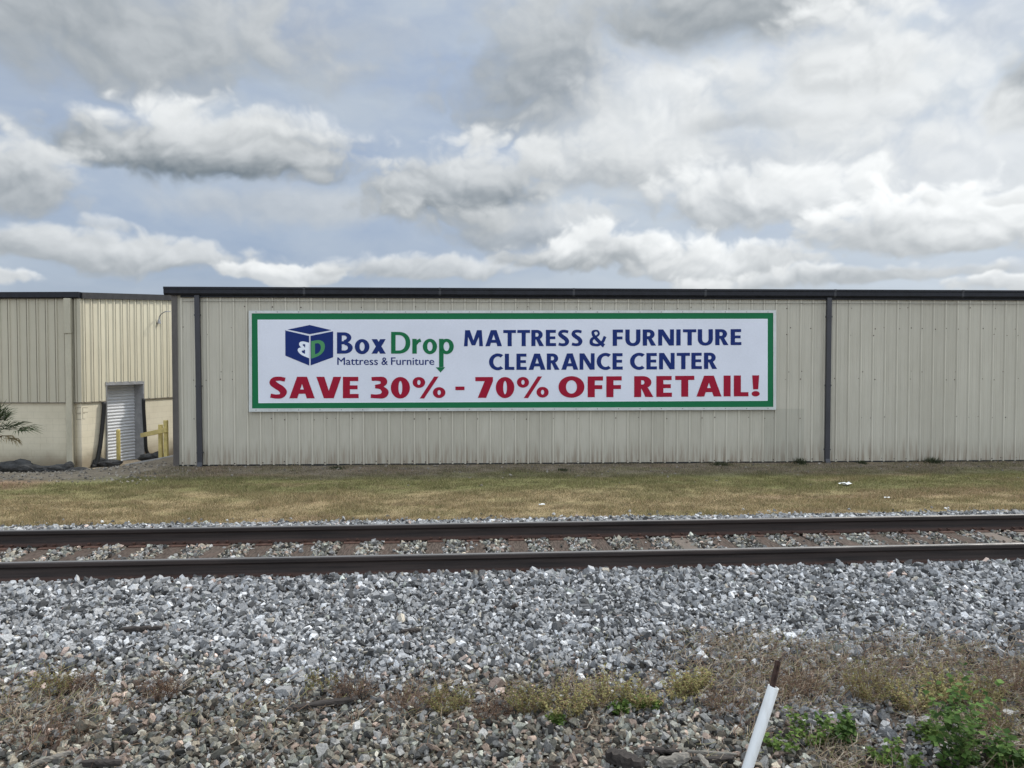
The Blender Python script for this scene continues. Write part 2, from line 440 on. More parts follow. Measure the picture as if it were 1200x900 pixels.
parts = [field(-6.2, -2.4, .028, 2.3, .002, .005, .013, zj=.004, warm=.5, skip=lambda u, v, X, Y: Y < 6.2),
         field(-6.2, -1.28, .032, 2.3, .012, .010, .024, zj=.009, skip=bare),
         field(-6.2, -1.28, .050, 2.3, .020, .015, .030, zj=.012, skip=lambda *a_: bare(*a_) & (RNG.random(len(a_[0])) < .8)),
         field(-6.2, -1.28, .15, 2.3, .028, .026, .042, zj=.012, skip=lambda *a_: bare(*a_) & (RNG.random(len(a_[0])) < .4)),
         field(-1.28, -.84, .042, 2.3, .040, .018, .036),
         field(-1.28, -.84, .080, 2.3, .055, .022, .040, zj=.01, skip=sparse(.5)),
         field(-.66, 1.30, .038, 2.3, .022, .014, .028, warm=.75, skip=between_ties),
         field(-.66, 1.30, .10, 2.3, .036, .014, .026, warm=.5, skip=lambda u, v, X, Y: (RNG.random(len(u)) < .4*sstep(fbm(X*2.5, Y*3, 55), .42, .6)) & (np.abs(np.abs(v)-.75) > .10)),
         field(.84, 2.55, .046, 2.3, .02, .018, .036, warm=.1),
         field(.95, 1.7, .09, 2.3, .03, .022, .042, warm=.1, skip=sparse(.7)),
         field(2.6, 3.3, .10, 2.3, .005, .014, .03, warm=.2, skip=lambda u, v, X, Y: RNG.random(len(u)) < .5*(3.3-v)/.7)]
SP = np.concatenate([p[0] for p in parts]); SS = np.concatenate([p[1] for p in parts]); SCc = np.concatenate([p[2] for p in parts])
print('stones', len(SP))
m_stone = mat('ballast_stone', (.3,.3,.3), .88, fn=tint_fn(95, .38, .55, .004), spec=.25)
o = np_mesh('ballast', *stones(SP, SS, SCc)[:2], m_stone) if False else None
sv, sf, scol = stones(SP, SS, SCc)
o = np_mesh('ballast', sv, sf, m_stone, scol); tag(o, 'grey crushed stone ballast around and in front of the railway track', 'ballast', kind='stuff')
# loose gravel on the drive and along the dirt strip by the wall
n = 9000
X = RNG.uniform(-13, 14, n); Y = RNG.uniform(14.2, 18.2, n); q = 17.6+.0448*X-Y
keep = ((q > .05) & (RNG.random(n) < .16*np.exp(-q/.9)) & (X > -7.6)) | ((X < -7.0) & (Y > 14.9+.25*(fbm(X*2, Y*2, 3)-.5)) & (q > -2) & (RNG.random(n) < .42))
X, Y = X[keep], Y[keep]; n = len(X); L = RNG.uniform(.08, .28, n)[:, None]*np.array([1.12, 1, .84])
sv, sf, scol = stones(np.stack([X, Y, gheight(X, Y)+.004], 1), RNG.uniform(.010, .03, n), L)
o = np_mesh('gravel', sv, sf, m_stone, scol); tag(o, 'loose pale gravel scattered on the dirt by the metal wall and the drive', 'gravel', kind='stuff')

# ------------------------------------------------------------------ grass blades
def blades(X, Y, H, W, C, lean=.5, base=None):
    n = len(X); Z = gheight(X, Y)-.004 if base is None else base
    a = RNG.uniform(0, 2*np.pi, n); la = RNG.uniform(0, 2*np.pi, n); ll = RNG.random(n)*lean*H
    dx = np.cos(a)*W/2; dy = np.sin(a)*W/2
    v = np.empty((n, 3, 3)); v[:, 0] = np.stack([X-dx, Y-dy, Z], 1); v[:, 1] = np.stack([X+dx, Y+dy, Z], 1)
    v[:, 2] = np.stack([X+np.cos(la)*ll, Y+np.sin(la)*ll, Z+H], 1)
    f = np.arange(3*n).reshape(n, 3)
    c = np.repeat(C[:, None], 3, 1); c[:, :2] *= .7
    return v.reshape(-1, 3), f, c.reshape(-1, 3)
def leaf_fn(t, b):
    a = t.node('ShaderNodeAttribute', attribute_name='tint').outputs['Color']
    t.put(b.inputs['Base Color'], a)
    try:
        tr = t.node('ShaderNodeBsdfTranslucent'); t.put(tr.inputs[0], a); mx = t.node('ShaderNodeMixShader'); mx.inputs[0].default_value = .35
        out = t.n['Material Output']; t.l.new(b.outputs[0], mx.inputs[1]); t.l.new(tr.outputs[0], mx.inputs[2]); t.l.new(mx.outputs[0], out.inputs[0])
    except Exception as e: print(e)
m_leaf = mat('leaf', (.1,.12,.05), .75, fn=leaf_fn, spec=.2)
n = 860000
X = RNG.uniform(-17, 17, n); Y = RNG.uniform(10.8, 18.2, n); v = tv(X, Y); q = 17.64+.0448*X-Y
pat = fbm(X*2.2, Y*3.0, 71); pat2 = fbm(X*.7, Y*1.4, 72)
dens = sstep(v, 2.35, 3.0)*np.clip(.50+.6*sstep(q+(pat2-.5)*2.5, .6, 2.6), 0, 1)*(.55+.45*sstep(pat, .25, .5))
dens = np.where(X < -7.9, dens*(1-sstep(Y, 14.2, 15.0))*1.0, dens)
keep = (RNG.random(n) < dens) & (q > .03) & (np.abs(X) < .70*Y+3.6)
X, Y, q, pat = X[keep], Y[keep], q[keep], pat[keep]; n = len(X)
C = gcolor(X, Y)*(.75+.95*RNG.random(n)[:, None])
isg = RNG.random(n) < .16; C[isg] = np.array([.13, .15, .055])*(.6+.8*RNG.random((isg.sum(), 1)))
straw = RNG.random(n) < .22; C[straw] = np.array([.38, .31, .18])*(.7+.5*RNG.random((straw.sum(), 1)))
H = RNG.uniform(.018, .055, n)*(.65+.8*sstep(pat, .3, .75)); bv = blades(X, Y, H, RNG.uniform(.004, .010, n), C, 1.1)
o = np_mesh('grass', bv[0], bv[1], m_leaf, bv[2]); tag(o, 'short patchy dry grass, tan and green, between the track and the metal building', 'grass', kind='stuff')
print('blades', n)

# ------------------------------------------------------------------ ties and rails
def tie_fn(t, b):
    p = t.node('ShaderNodeTexCoord').outputs['Object']; r = t.node('ShaderNodeObjectInfo').outputs['Random']
    q = t.vm('ADD', t.scale(p, (9, 1.1, 9)), t.comb(t.m('MULTIPLY', r, 40), t.m('MULTIPLY', r, 17), 0))
    n = t.noise(q, 7, 6, .65); n2 = t.noise(q, 2.0, 3, .5)
    c = t.mix(t.sm(n, .3, .7), (.026, .019, .015), (.125, .098, .080))
    c = t.mix(t.sm(n2, .45, .8, 0, .6), c, (.11, .07, .055))
    c = t.mix(t.sm(r, .80, .95, 0, .35), c, (.32, .28, .24))
    t.put(b.inputs['Base Color'], c); bump(t, b, n, .7, .008)
m_tie = mat('tie_timber', (.1,.08,.07), .9, fn=tie_fn, spec=.15)
m_rust = mat('rusted_plate', (.05,.03,.025), .8, fn=vary((.075,.042,.032), .4, 20, bmp=.4), spec=.2)
def rail_fn(t, b):
    p = t.pos(); s = t.scale(p, (.35, .35, 9)); n = t.noise(s, 3, 5, .6); n2 = t.noise(p, 40, 4, .7)
    c = t.mix(t.sm(n, .3, .7), (.016, .012, .011), (.042, .030, .026)); c = t.mix(t.sm(n2, .55, .8, 0, .5), c, (.07, .045, .035))
    z = t.sep(p)[2]; c = t.mix(t.sm(z, .05, .012, 0, .8), c, (.075, .040, .030))
    t.put(b.inputs['Base Color'], c); bump(t, b, n2, .2, .003)
m_rail = mat('rail_steel', (.04,.03,.03), .6, fn=rail_fn, spec=.35)
m_shine = mat('polished_steel', (.20,.192,.186), .6, metal=.7, fn=lambda t, b: t.put(b.inputs['Roughness'], t.sm(t.noise(t.scale(t.pos(), (.5, 8, 1)), 6, 4), .3, .7, .5, .7)))
prof = [(-.070,0),(-.070,.012),(-.035,.020),(-.011,.034),(-.008,.060),(-.008,.115),(-.013,.128),(-.035,.140),(-.037,.172),(-.031,.180),
        (.031,.180),(.037,.172),(.035,.140),(.013,.128),(.008,.115),(.008,.060),(.011,.034),(.035,.020),(.070,.012),(.070,0)]
RZ = .005
def track_fr(off, z0):
    return lambda a, p, q: TC + TD*a + TN*(off+p) + Vector((0, 0, z0+q))
for off, lab in ((-.75, 'near dark steel rail of the track, in front of the ballast between the rails'), (.75, 'far dark steel rail of the track, on the grass side')):
    r = thing('rail', TC+TN*off, lab, 'rail', 'rails of the railway track')
    b = MB(); b.prism(track_fr(off, RZ), prof, -90, 90); b.build('rail_body', m_rail, r)
    b = MB(); b.prism(track_fr(off, RZ+.1815), [(-.022, 0), (-.016, .003), (.022, .003), (.027, 0)], -90, 90); b.build('running_surface', m_shine, r)
tie0 = thing('railway_tie', TC+TD*TIE_PH, 'weathered dark brown timber tie crossing under both rails', 'railway tie', 'timber ties under the rails')
L0 = parent_loc(tie0)
def tie_parts():
    fr = lambda x, y, z: L0 + TD*x + TN*y + Vector((0, 0, z))
    b = MB(); hw = TIE_W
    b.prism(lambda a, p, q: fr(p, a, q), [(-hw, -.17), (-hw, -.012), (-hw+.012, 0), (hw-.012, 0), (hw, -.012), (hw, -.17)], -1.3, 1.3)
    b.build('timber', m_tie, tie0)
    for s in (-1, 1):
        b = MB(); y0 = s*.75
        b.prism(lambda a, p, q: fr(a, y0+p, q), [(-.175, 0.001), (-.175, .010), (-.10, .014), (.10, .014), (.175, .010), (.175, .001)], -.095, .095)
        pl = b.build('tie_plate', m_rust, tie0)
        for sx in (-.055, .055):
            for sy in (-.088, .088):
                k = MB(); c = fr(sx, y0+sy, .012)
                M = Matrix.Translation(c) @ Matrix.Rotation(TA, 4, 'Z')
                k.box(-.009, .009, -.009, .009, 0, .018, M); k.box(-.016, .016, -.020, .020, .018, .030, M)
                k.build('spike', m_rust, pl)
        k = MB(); c = fr(.125, y0, 0)     # rail anchor beside the tie
        k.box(-.014, .014, -.09, .09, -.03, .004, Matrix.Translation(c) @ Matrix.Rotation(TA, 4, 'Z')); k.build('rail_anchor', m_rust, tie0)
tie_parts()
def dup(root, loc, label=None, rot=None, scale=None):
    r = root.copy(); COL.objects.link(r); r.location = loc
    if label: r['label'] = label
    if rot: r.rotation_euler = rot
    if scale: r.scale = scale
    for ch in list(root.children):
        c = ch.copy(); COL.objects.link(c); c.parent = r
        for g2 in ch.children:
            d = g2.copy(); COL.objects.link(d); d.parent = c
    return r
bpy.context.view_layer.update()
for i in range(-20, 21):
    if i == 0: continue
    dup(tie0, L0+TD*(TIE*i+random.uniform(-.03, .03))+Vector((0, 0, random.uniform(-.006, .002))), rot=(0, 0, random.uniform(-.02, .02)))

# ------------------------------------------------------------------ corrugated panels
def ribbed(b, fr, a0, a1, z0, z1, out=0.0, pitch=.29, rh=.022, phase=0.0, rw=.030, tw=.013, minor=True):
    """fr(a,out,z). z0,z1 numbers or functions of a"""
    zf0 = z0 if callable(z0) else (lambda a: z0); zf1 = z1 if callable(z1) else (lambda a: z1)
    xs = [(a0, 0)]
    k = math.floor((a0-phase)/pitch)-1
    while phase+k*pitch < a1+pitch:
        c = phase+k*pitch
        pts = [(c-rw, 0), (c-tw, rh), (c+tw, rh), (c+rw, 0)]
        if minor:
            for f in (1/3, 2/3):
                m0 = c+pitch*f; pts += [(m0-.014, 0), (m0-.004, .005), (m0+.004, .005), (m0+.014, 0)]
        xs += [p for p in pts if a0+1e-4 < p[0] < a1-1e-4]; k += 1
    xs.append((a1, 0)); xs.sort()
    vs = []; fs = []
    for (a, h) in xs: vs += [fr(a, out+h, zf0(a)), fr(a, out+h, zf1(a))]
    for i in range(len(xs)-1): fs.append([2*i, 2*i+2, 2*i+3, 2*i+1])
    b.add(vs, fs)
def metal_fn(c1, c2, dirty, axis, panel=.87, stain=1.0, zb=-.2, rib=None):
    def fn(t, b):
        p = t.pos(); x, y, z = t.sep(p)
        u = t.m('ADD', t.m('MULTIPLY', x, axis[0]), t.m('MULTIPLY', y, axis[1]))
        wn = t.node('ShaderNodeTexWhiteNoise', noise_dimensions='1D'); t.put(wn.inputs['W'], t.m('FLOOR', t.m('DIVIDE', u, panel)))
        st = t.noise(t.comb(t.m('MULTIPLY', u, 5), 0, t.m('MULTIPLY', z, .35)), 2.0, 6, .65)
        bl = t.noise(t.comb(u, 0, z), .9, 4, .6); fine = t.noise(p, 60, 3, .7)
        k = t.m('ADD', t.m('ADD', t.m('MULTIPLY', st, .45), t.m('MULTIPLY', bl, .35)), t.m('MULTIPLY', wn.outputs[0], .20))
        c = t.mix(t.sm(k, .30, .70), c1, c2)
        lowd = t.m('MULTIPLY', t.sm(t.m('ADD', z, t.m('MULTIPLY', st, -.5)), zb+.40, zb-.25), t.sm(st, .38, .62))
        c = t.mix(t.m('MULTIPLY', lowd, .7*stain), c, dirty)
        drip = t.sm(t.noise(t.comb(t.m('MULTIPLY', u, 14), 3, t.m('MULTIPLY', z, .5)), 2, 5, .7), .60, .78, 0, .45*stain)
        c = t.mix(drip, c, tuple(v*.55 for v in c1))
        if rib:      # paler crests, darker bands in the corners beside each rib
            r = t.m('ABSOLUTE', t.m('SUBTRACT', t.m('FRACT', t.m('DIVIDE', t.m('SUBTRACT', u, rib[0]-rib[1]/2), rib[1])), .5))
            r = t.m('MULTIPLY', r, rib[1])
            crest_tone = t.m('MULTIPLY', t.sm(r, .022, .012), t.sm(st, .25, .65, .05, .50)); c = t.mix(crest_tone, c, tuple(min(1, v*1.30) for v in c2))
            foot_band = t.m('MULTIPLY', t.sm(t.m('ABSOLUTE', t.m('SUBTRACT', r, .036)), .012, .002), t.sm(bl, .3, .7, .05, .35)); c = t.mix(foot_band, c, tuple(v*.60 for v in c1))
        sp = t.sm(fine, .70, .78, 0, .35*stain); c = t.mix(sp, c, dirty)
        t.put(b.inputs['Base Color'], c)
        t.put(b.inputs['Roughness'], t.sm(st, .3, .7, .42, .62))
        dent = t.noise(t.comb(t.m('MULTIPLY', u, 1.6), 5, t.m('MULTIPLY', z, .7)), 1.6, 3, .5)
        bump(t, b, t.m('ADD', dent, t.m('MULTIPLY', st, .15)), .35, .05)
    return fn
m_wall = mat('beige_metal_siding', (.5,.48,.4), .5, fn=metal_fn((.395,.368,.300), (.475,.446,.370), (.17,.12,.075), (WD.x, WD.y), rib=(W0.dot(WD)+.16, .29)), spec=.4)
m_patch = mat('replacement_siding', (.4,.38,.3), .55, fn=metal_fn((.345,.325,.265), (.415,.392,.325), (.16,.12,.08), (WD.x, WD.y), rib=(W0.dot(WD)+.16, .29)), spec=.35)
m_dark = mat('dark_metal_trim', (.01,.01,.014), .5, fn=vary((.010,.011,.016), .35, 6), spec=.3)
m_navy = mat('dark_downspout', (.03,.035,.06), .45, fn=vary((.030,.030,.036), .2, 5, (1,1,.3)), spec=.5)
m_brown = mat('dark_corner_trim', (.06,.05,.045), .5, fn=vary((.085,.075,.068), .25, 4, (1,1,.3)), spec=.4)
m_rake0 = mat('gutter_joint_metal', (.03,.03,.035), .5, fn=vary((.028,.029,.034), .3, 4))
m_black = mat('black_rubber', (.012,.012,.013), .6, fn=vary((.007,.007,.008), .4, 15, bmp=.3))

fw = lambda a, o, z: W0 + WD*a + WN*o + Vector((0, 0, z))
def wall_u(px, py, out=0.0):
    h = hit(px, py, fw(0, out, 0), WN); d = h-W0; return d.dot(WD), h.z
LEN = 32.0; EAVE = 3.66
ub = thing('metal_building', fw(LEN/2, -10, GZ), 'long low beige ribbed metal building with a dark roof edge and a banner-like sign', 'building')
ub['label'] = 'long low beige ribbed metal building with dark roof edge behind the track'
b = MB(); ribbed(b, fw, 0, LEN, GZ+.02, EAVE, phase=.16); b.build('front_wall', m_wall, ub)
# side walls and back
b = MB()
fl = lambda a, o, z: fw(0, -a, 0) - WD*o + Vector((0, 0, z))
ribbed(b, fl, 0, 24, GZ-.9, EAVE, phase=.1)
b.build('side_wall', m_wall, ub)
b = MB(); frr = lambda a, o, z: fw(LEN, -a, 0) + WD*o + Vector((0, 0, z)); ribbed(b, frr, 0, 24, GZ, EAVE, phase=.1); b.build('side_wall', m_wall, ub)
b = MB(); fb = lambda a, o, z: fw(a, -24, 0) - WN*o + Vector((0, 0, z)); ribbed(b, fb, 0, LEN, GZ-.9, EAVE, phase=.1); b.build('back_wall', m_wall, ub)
# roof, low slope with standing seams
b = MB()
def roof_pt(a, d):   # d = distance behind the front plane
    return fw(a, -d, 3.835 + .03*(12-abs(d-12)))
for a in (-.12,):
    b.add([roof_pt(-.12, -.10), roof_pt(LEN+.12, -.10), roof_pt(LEN+.12, 12), roof_pt(-.12, 12), roof_pt(LEN+.12, 24.1), roof_pt(-.12, 24.1)], [[0,1,2,3],[3,2,4,5]])
m_roof = mat('dark_roof_sheet', (.05,.05,.06), .5, fn=vary((.05,.052,.06), .2, 3))
b.build('roof', m_roof, ub)
# fascia / box gutter
b = MB()
b.prism(fw, [(0, 0)]*0 or [(.002, 3.66), (.10, 3.66), (.135, 3.70), (.135, 3.79), (.15, 3.80), (.15, 3.845), (.002, 3.845)], -.18, LEN+.15)
b.build('gutter', m_dark, ub)
for a_ in np.arange(2.9, LEN, 3.05):
    b = MB(); b.prism(fw, [(.10, 3.655), (.138, 3.695), (.138, 3.793), (.154, 3.797), (.154, 3.849), (.13, 3.849)], a_, a_+.05); b.build('gutter_joint', m_rake0, ub)
b = MB(); b.prism(fw, [(.033, 3.615), (.055, 3.615), (.055, 3.658), (.033, 3.658)], .16, LEN); b.build('eave_trim', m_dark, ub)
# corner trim
b = MB(); b.prism(lambda z, p, q: fw(p, q, z), [(-.045, -.10), (-.045, .040), (.085, .040), (.085, .034), (-.02, .034), (-.02, -.10)], GZ-.05, 3.655)
b.build('corner_trim', m_brown, ub)
# dark base trim, its black also standing in for the shadow gap
b = MB(); b.prism(fw, [(-.03, GZ-.12), (.010, GZ-.12), (.010, GZ+.035), (-.03, GZ+.035)], .0, LEN); b.build('base_trim', m_black, ub)
# upper lap line
b = MB(); b.prism(fw, [(.029, 3.525), (.034, 3.525), (.034, 3.532), (.029, 3.532)], .2, LEN); b.build('lap_seam', m_brown, ub)
# downspouts
def downspout(px0, px1, px2, px3, lab_shoe):
    a0 = wall_u(px0, 346, .06)[0]; a1 = wall_u(px1, 346, .06)[0]; wd = a1-a0; c = (a0+a1)/2; cb = (wall_u(px2, 540, .06)[0]+wall_u(px3, 540, .06)[0])/2
    b = MB(); c2 = c + (cb-c)*.9
    def sect(cc, z, o=.03, w=wd/2, dd=.075): return [fw(cc-w, o, z), fw(cc+w, o, z), fw(cc+w, o+dd, z), fw(cc-w, o+dd, z)]
    vs = []; zs = [3.66, 2.4, 1.1, GZ+.10, GZ+.0]
    for i, z in enumerate(zs):
        vs += sect(c+(cb-c)*i/4, z, .034 + (.05 if i == 4 else 0))
    fs = []
    for i in range(4):
        for k in range(4): fs.append([i*4+k, i*4+(k+1) % 4, (i+1)*4+(k+1) % 4, (i+1)*4+k])
    fs += [[0,1,2,3],[16,17,18,19]]
    b.add(vs, fs); d = b.build('downspout', m_navy, ub, bevel=.008)
    for z in (3.2, 1.6, .1):
        cc = c+(cb-c)*(3.66-z)/3.8
        s = MB(); s.prism(fw, [(.030, z), (.113, z), (.113, z+.035), (.030, z+.035)], cc-wd/2-.01, cc+wd/2+.01); s.build('strap', m_navy, d)
downspout(228.2, 233.9+.3, 232.0, 238.2, 1)
downspout(968.6, 974.2, 965.3, 972.3, 1)
# patched panel right of the sign
u0 = wall_u(894, 500)[0]; u1 = wall_u(942, 500)[0]; zt = wall_u(920, 479)[1]
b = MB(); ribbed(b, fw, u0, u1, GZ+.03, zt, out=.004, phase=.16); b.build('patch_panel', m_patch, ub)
# fasteners and rust spots
b = MB(); zrows = [2.95, 2.80, 1.93, 1.76, .86, -.12, 3.42]
sgn0, sgn1 = wall_u(291, 420)[0], wall_u(910, 420)[0]
k = 0
while .16+k*.29 < 24:
    c = .16+k*.29; k += 1
    for z in zrows:
        if random.random() < (.55 if z in (1.76, .86, 2.95) else .35 if z != -.12 else .9):
            a = c + random.choice((0, .045, -.045)) + random.uniform(-.01, .01); zz = z+random.uniform(-.02, .02)
            if sgn0-.05 < a < sgn1+.05 and 1.0 < zz < 3.4: continue
            o = .030 if abs(a-c) < .02 else .002
            r = random.uniform(.008, .017)
            ring = [fw(a+r*math.cos(q*math.pi/3), o+.001, zz+r*math.sin(q*math.pi/3)) for q in range(6)]; ring += [fw(a+.5*r*math.cos(q*math.pi/3), o+.006, zz+.5*r*math.sin(q*math.pi/3)) for q in range(6)]
            b.add(ring, [[q, (q+1) % 6, 6+(q+1) % 6, 6+q] for q in range(6)]+[[6,7,8,9,10,11]])
m_screw = mat('rusty_screw', (.06,.045,.035), .8, fn=vary((.07,.05,.04), .4, 30))
o = b.build('fastener', m_screw, ub); o['kind'] = 'stuff'

# ------------------------------------------------------------------ sign
def flat(name, col, rough=.55, amt=.05): return mat(name, col, rough, fn=vary(col, amt, .7), spec=.15)
m_frame = mat('aluminium_frame', (.5,.5,.5), .45, metal=.3, fn=vary((.52,.54,.53), .1, 3))
m_green = flat('green_vinyl', (.010,.140,.055)); m_white = flat('white_vinyl', (.66,.68,.755)); m_ink = flat('navy_vinyl', (.010,.026,.140))
m_red = flat('red_vinyl', (.30,.008,.030)); m_lg = flat('light_green_vinyl', (.075,.26,.11)); m_wht = flat('bright_white_vinyl', (.74,.78,.86))
SO = .085                                    # sign stands this far off the wall plane
def sp(px, py, o=0.0):
    h = hit(px, py, fw(0, SO+o, 0), WN); return h
cs = [sp(291.5, 364), sp(909.6, 363.6), sp(909.6, 480.2), sp(291.5, 482.6)]
sign = thing('billboard_sign', (cs[3]+cs[2])/2, 'wide white wall sign with green border, blue store lettering and red savings line', 'sign')
def quadr(p, o): return [sp(*q, o) for q in p]
outer = [(291.5,364),(909.6,363.6),(909.6,480.2),(291.5,482.6)]
g0 = [(295.0,367.2),(906.2,366.6),(906.2,476.9),(295.4,478.7)]
w0 = [(301.8,374.6),(899.6,373.6),(899.6,469.7),(302.8,472.4)]; w1 = [(302.4,375.3),(899.0,374.4),(899.0,468.9),(303.4,471.5)]
b = MB()
ro = [p for p in quadr(outer, 0)]; rb = [p-WN*.055 for p in ro]; ri = quadr(g0, 0.0); rd = quadr(g0, -.012)
b.add(rb+ro+ri+rd, [[k, (k+1) % 4, 4+(k+1) % 4, 4+k] for k in range(4)]+[[4+k, 4+(k+1) % 4, 8+(k+1) % 4, 8+k] for k in range(4)]+[[8+k, 8+(k+1) % 4, 12+(k+1) % 4, 12+k] for k in range(4)])
b.build('frame', m_frame, sign)
def ringf(b, a, c, o): b.add(quadr(a, o)+quadr(c, o), [[k, (k+1) % 4, 4+(k+1) % 4, 4+k] for k in range(4)])
b = MB(); ringf(b, g0, w0, -.010); b.build('border', m_green, sign)
b = MB(); ringf(b, w0, w1, -.010); b.build('border_line', m_wht, sign)
b = MB(); b.add(quadr(w1, -.010), [[0,1,2,3]]); b.build('panel', m_white, sign)
b = MB()
for px_ in list(range(300, 906, 25)):
    for py_ in (365.6, 480.6-(px_-291)*.0036):
        c_ = sp(px_, py_, .001); ring_ = [c_+WD*.010*math.cos(q*math.pi/3)+Vector((0,0,.010*math.sin(q*math.pi/3))) for q in range(6)]
        b.add(ring_+[p+WN*.004 for p in ring_], [[q, (q+1) % 6, 6+(q+1) % 6, 6+q] for q in range(6)]+[[6,7,8,9,10,11]])
o = b.build('rivet', m_screw, sign); o['kind'] = 'stuff'

# --- letter shapes: every glyph is a set of pieces in a box of cap height 1
def ring(cx, cy, rx, ry, wv, wh, a0=0, a1=360, n=28, pw=1.0):
    o = []; i_ = []
    for k in range(n+1):
        a = R(a0+(a1-a0)*k/n); c, s = math.cos(a), math.sin(a)
        f = lambda t_: math.copysign(abs(t_)**pw, t_)
        o.append((cx+rx*f(c), cy+ry*f(s))); i_.append((cx+(rx-wv)*f(c), cy+(ry-wh)*f(s)))
    return [[o[k], o[k+1], i_[k+1], i_[k]] for k in range(n)]
def rect(x0, y0, x1, y1): return [[(x0, y0), (x1, y0), (x1, y1), (x0, y1)]]
def stroke(pts, ws, n=6):
    """smooth ribbon through pts with per-point widths"""
    P = [Vector((*p, w_)) for p, w_ in zip(pts, ws)]; P = [P[0]*2-P[1]]+P+[P[-1]*2-P[-2]]; S = []
    for i in range(1, len(P)-2):
        for k in range(n):
            u = k/n; S.append(.5*((2*P[i])+(-P[i-1]+P[i+1])*u+(2*P[i-1]-5*P[i]+4*P[i+1]-P[i+2])*u*u+(-P[i-1]+3*P[i]-3*P[i+1]+P[i+2])*u**3))
    S.append(P[-2]); L = []; Rr = []
    for i, p in enumerate(S):
        d = (S[min(i+1, len(S)-1)]-S[max(i-1, 0)]); d = Vector((d.x, d.y)).normalized(); nn = Vector((-d.y, d.x))*p.z/2
        L.append((p.x+nn.x, p.y+nn.y)); Rr.append((p.x-nn.x, p.y-nn.y))
    return [[L[i], L[i+1], Rr[i+1], Rr[i]] for i in range(len(S)-1)]
def glyph(ch, s, h):
    """returns pieces, width"""
    if ch == 'A':
        W = .82+s*.7; c = W/2; k = s*1.12
        return [[(0,0),(k,0),(c+k*.30,1),(c-k*.62,1)],[(W,0),(W-k,0),(c-k*.30,1),(c+k*.62,1)]]+[[(W*.22,.21),(W*.78,.21),(W*.72,.21+h),(W*.28,.21+h)]], W
    if ch == 'B':
        W = .56+s*.6; r = W*.52
        return rect(0,0,s,1)+rect(s,0,W-r,h)+rect(s,.44,W-r,.44+h*.95)+rect(s,1-h,W-r,1)+ring(W-r,.27+.005,r,.275,s,h,-90,90,14)+ring(W-r-.03,.745,r-.03,.255,s*.95,h,-90,90,14), W
    if ch == 'C':
        W = .72+s*.5; q = W*.62
        return ring(q,.5,q,.52,s*1.05,h,52,308,26)+[], W*.97
    if ch == 'D':
        W = .74+s*.6; r = W*.62
        return rect(0,0,s,1)+rect(s,0,W-r,h)+rect(s,1-h,W-r,1)+ring(W-r,.5,r,.5,s*1.05,h,-90,90,22,.9), W
    if ch == 'E': W = .42+s*.75; return rect(0,0,s,1)+rect(s,0,W,h)+rect(s,1-h,W*.98,1)+rect(s,.5-h*.42,W*.93,.5+h*.52), W
    if ch == 'F': W = .40+s*.75; return rect(0,0,s,1)+rect(s,1-h,W,1)+rect(s,.48-h*.45,W*.95,.48+h*.5), W
    if ch == 'I': return rect(0,0,s,1), s
    if ch == 'L': W = .38+s*.75; return rect(0,0,s,1)+rect(s,0,W,h), W
    if ch == 'M':
        W = 1.02+s*.6; q = s*.92
        return [[(0.02,0),(q+.01,0),(q+.06,1),(.09,1)],[(W-.02,0),(W-q-.01,0),(W-q-.06,1),(W-.09,1)],[(.09,1),(.09+s*1.15,1),(W/2+s*.42,.06),(W/2-s*.42,.06)],[(W-.09,1),(W-.09-s*1.15,1),(W/2-s*.42,.06),(W/2+s*.42,.06)]], W
    if ch == 'N': W = .72+s*.7; q = s*.92; return rect(0,0,q,1)+rect(W-q,0,W,1)+[[(0,1),(s*1.15,1),(W,0),(W-s*1.15,0)]], W
    if ch == 'O' : W = .86+s*.6; return ring(W/2,.5,W/2,.52,s*1.05,h,0,360,36,.96), W
    if ch == '0': W = .60+s*.45; return ring(W/2,.49,W/2,.51,s*1.02,h*.95,0,360,32), W
    if ch == 'R':
        W = .52+s*.7; r = W*.48
        return rect(0,0,s,1)+rect(s,.40,W-r,.40+h)+rect(s,1-h,W-r,1)+ring(W-r-.02,.70,r,.30,s,h,-90,90,16)+[[(W*.40,.44),(W*.40+s*.95,.44),(W+.06,0),(W+.06-s*1.15,0)]], W+.05
    if ch == 'S':
        W = .56+s*.45; a = W
        return stroke([(a*.90,.865),(a*.58,1-h*.46),(a*.27,.875),(a*.19,.715),(a*.42,.565),(a*.66,.445),(a*.80,.285),(a*.68,.115),(a*.38,h*.42),(a*.05,.125)],
                      [h*.92,h*.95,h*1.02,s*.98,s*.98,s*1.0,s*1.0,h*1.05,h*.95,h*.95], 10), W
    if ch == 'T': W = .62+s*.55; return rect(0,1-h,W,1)+rect(W/2-s/2,0,W/2+s/2,1-h), W
    if ch == 'U': W = .68+s*.7; return rect(0,.40,s,1)+rect(W-s,.40,W,1)+ring(W/2,.40,W/2,.42,s,h,180,360,22,.92), W
    if ch == 'V': W = .80+s*.7; c = W/2; k = s*1.12; return [[(0,1),(k,1),(c+k*.30,0),(c-k*.62,0)],[(W,1),(W-k,1),(c-k*.30,0),(c+k*.62,0)]], W
    if ch == '3':
        W = .48+s*.6
        return stroke([(.03,.90),(W*.36,1-h*.46),(W*.70,.875),(W*.76,.73),(W*.62,.60),(W*.26,.545)],[h*.9,h*.95,s*.86,s*.88,h*.9,h*.8], 9)+stroke([(W*.26,.545),(W*.62,.49),(W*.84,.30),(W*.72,.125),(W*.38,h*.42),(.0,.10)],[h*.8,h*.9,s*.92,s*.9,h*.95,h*.9], 9), W
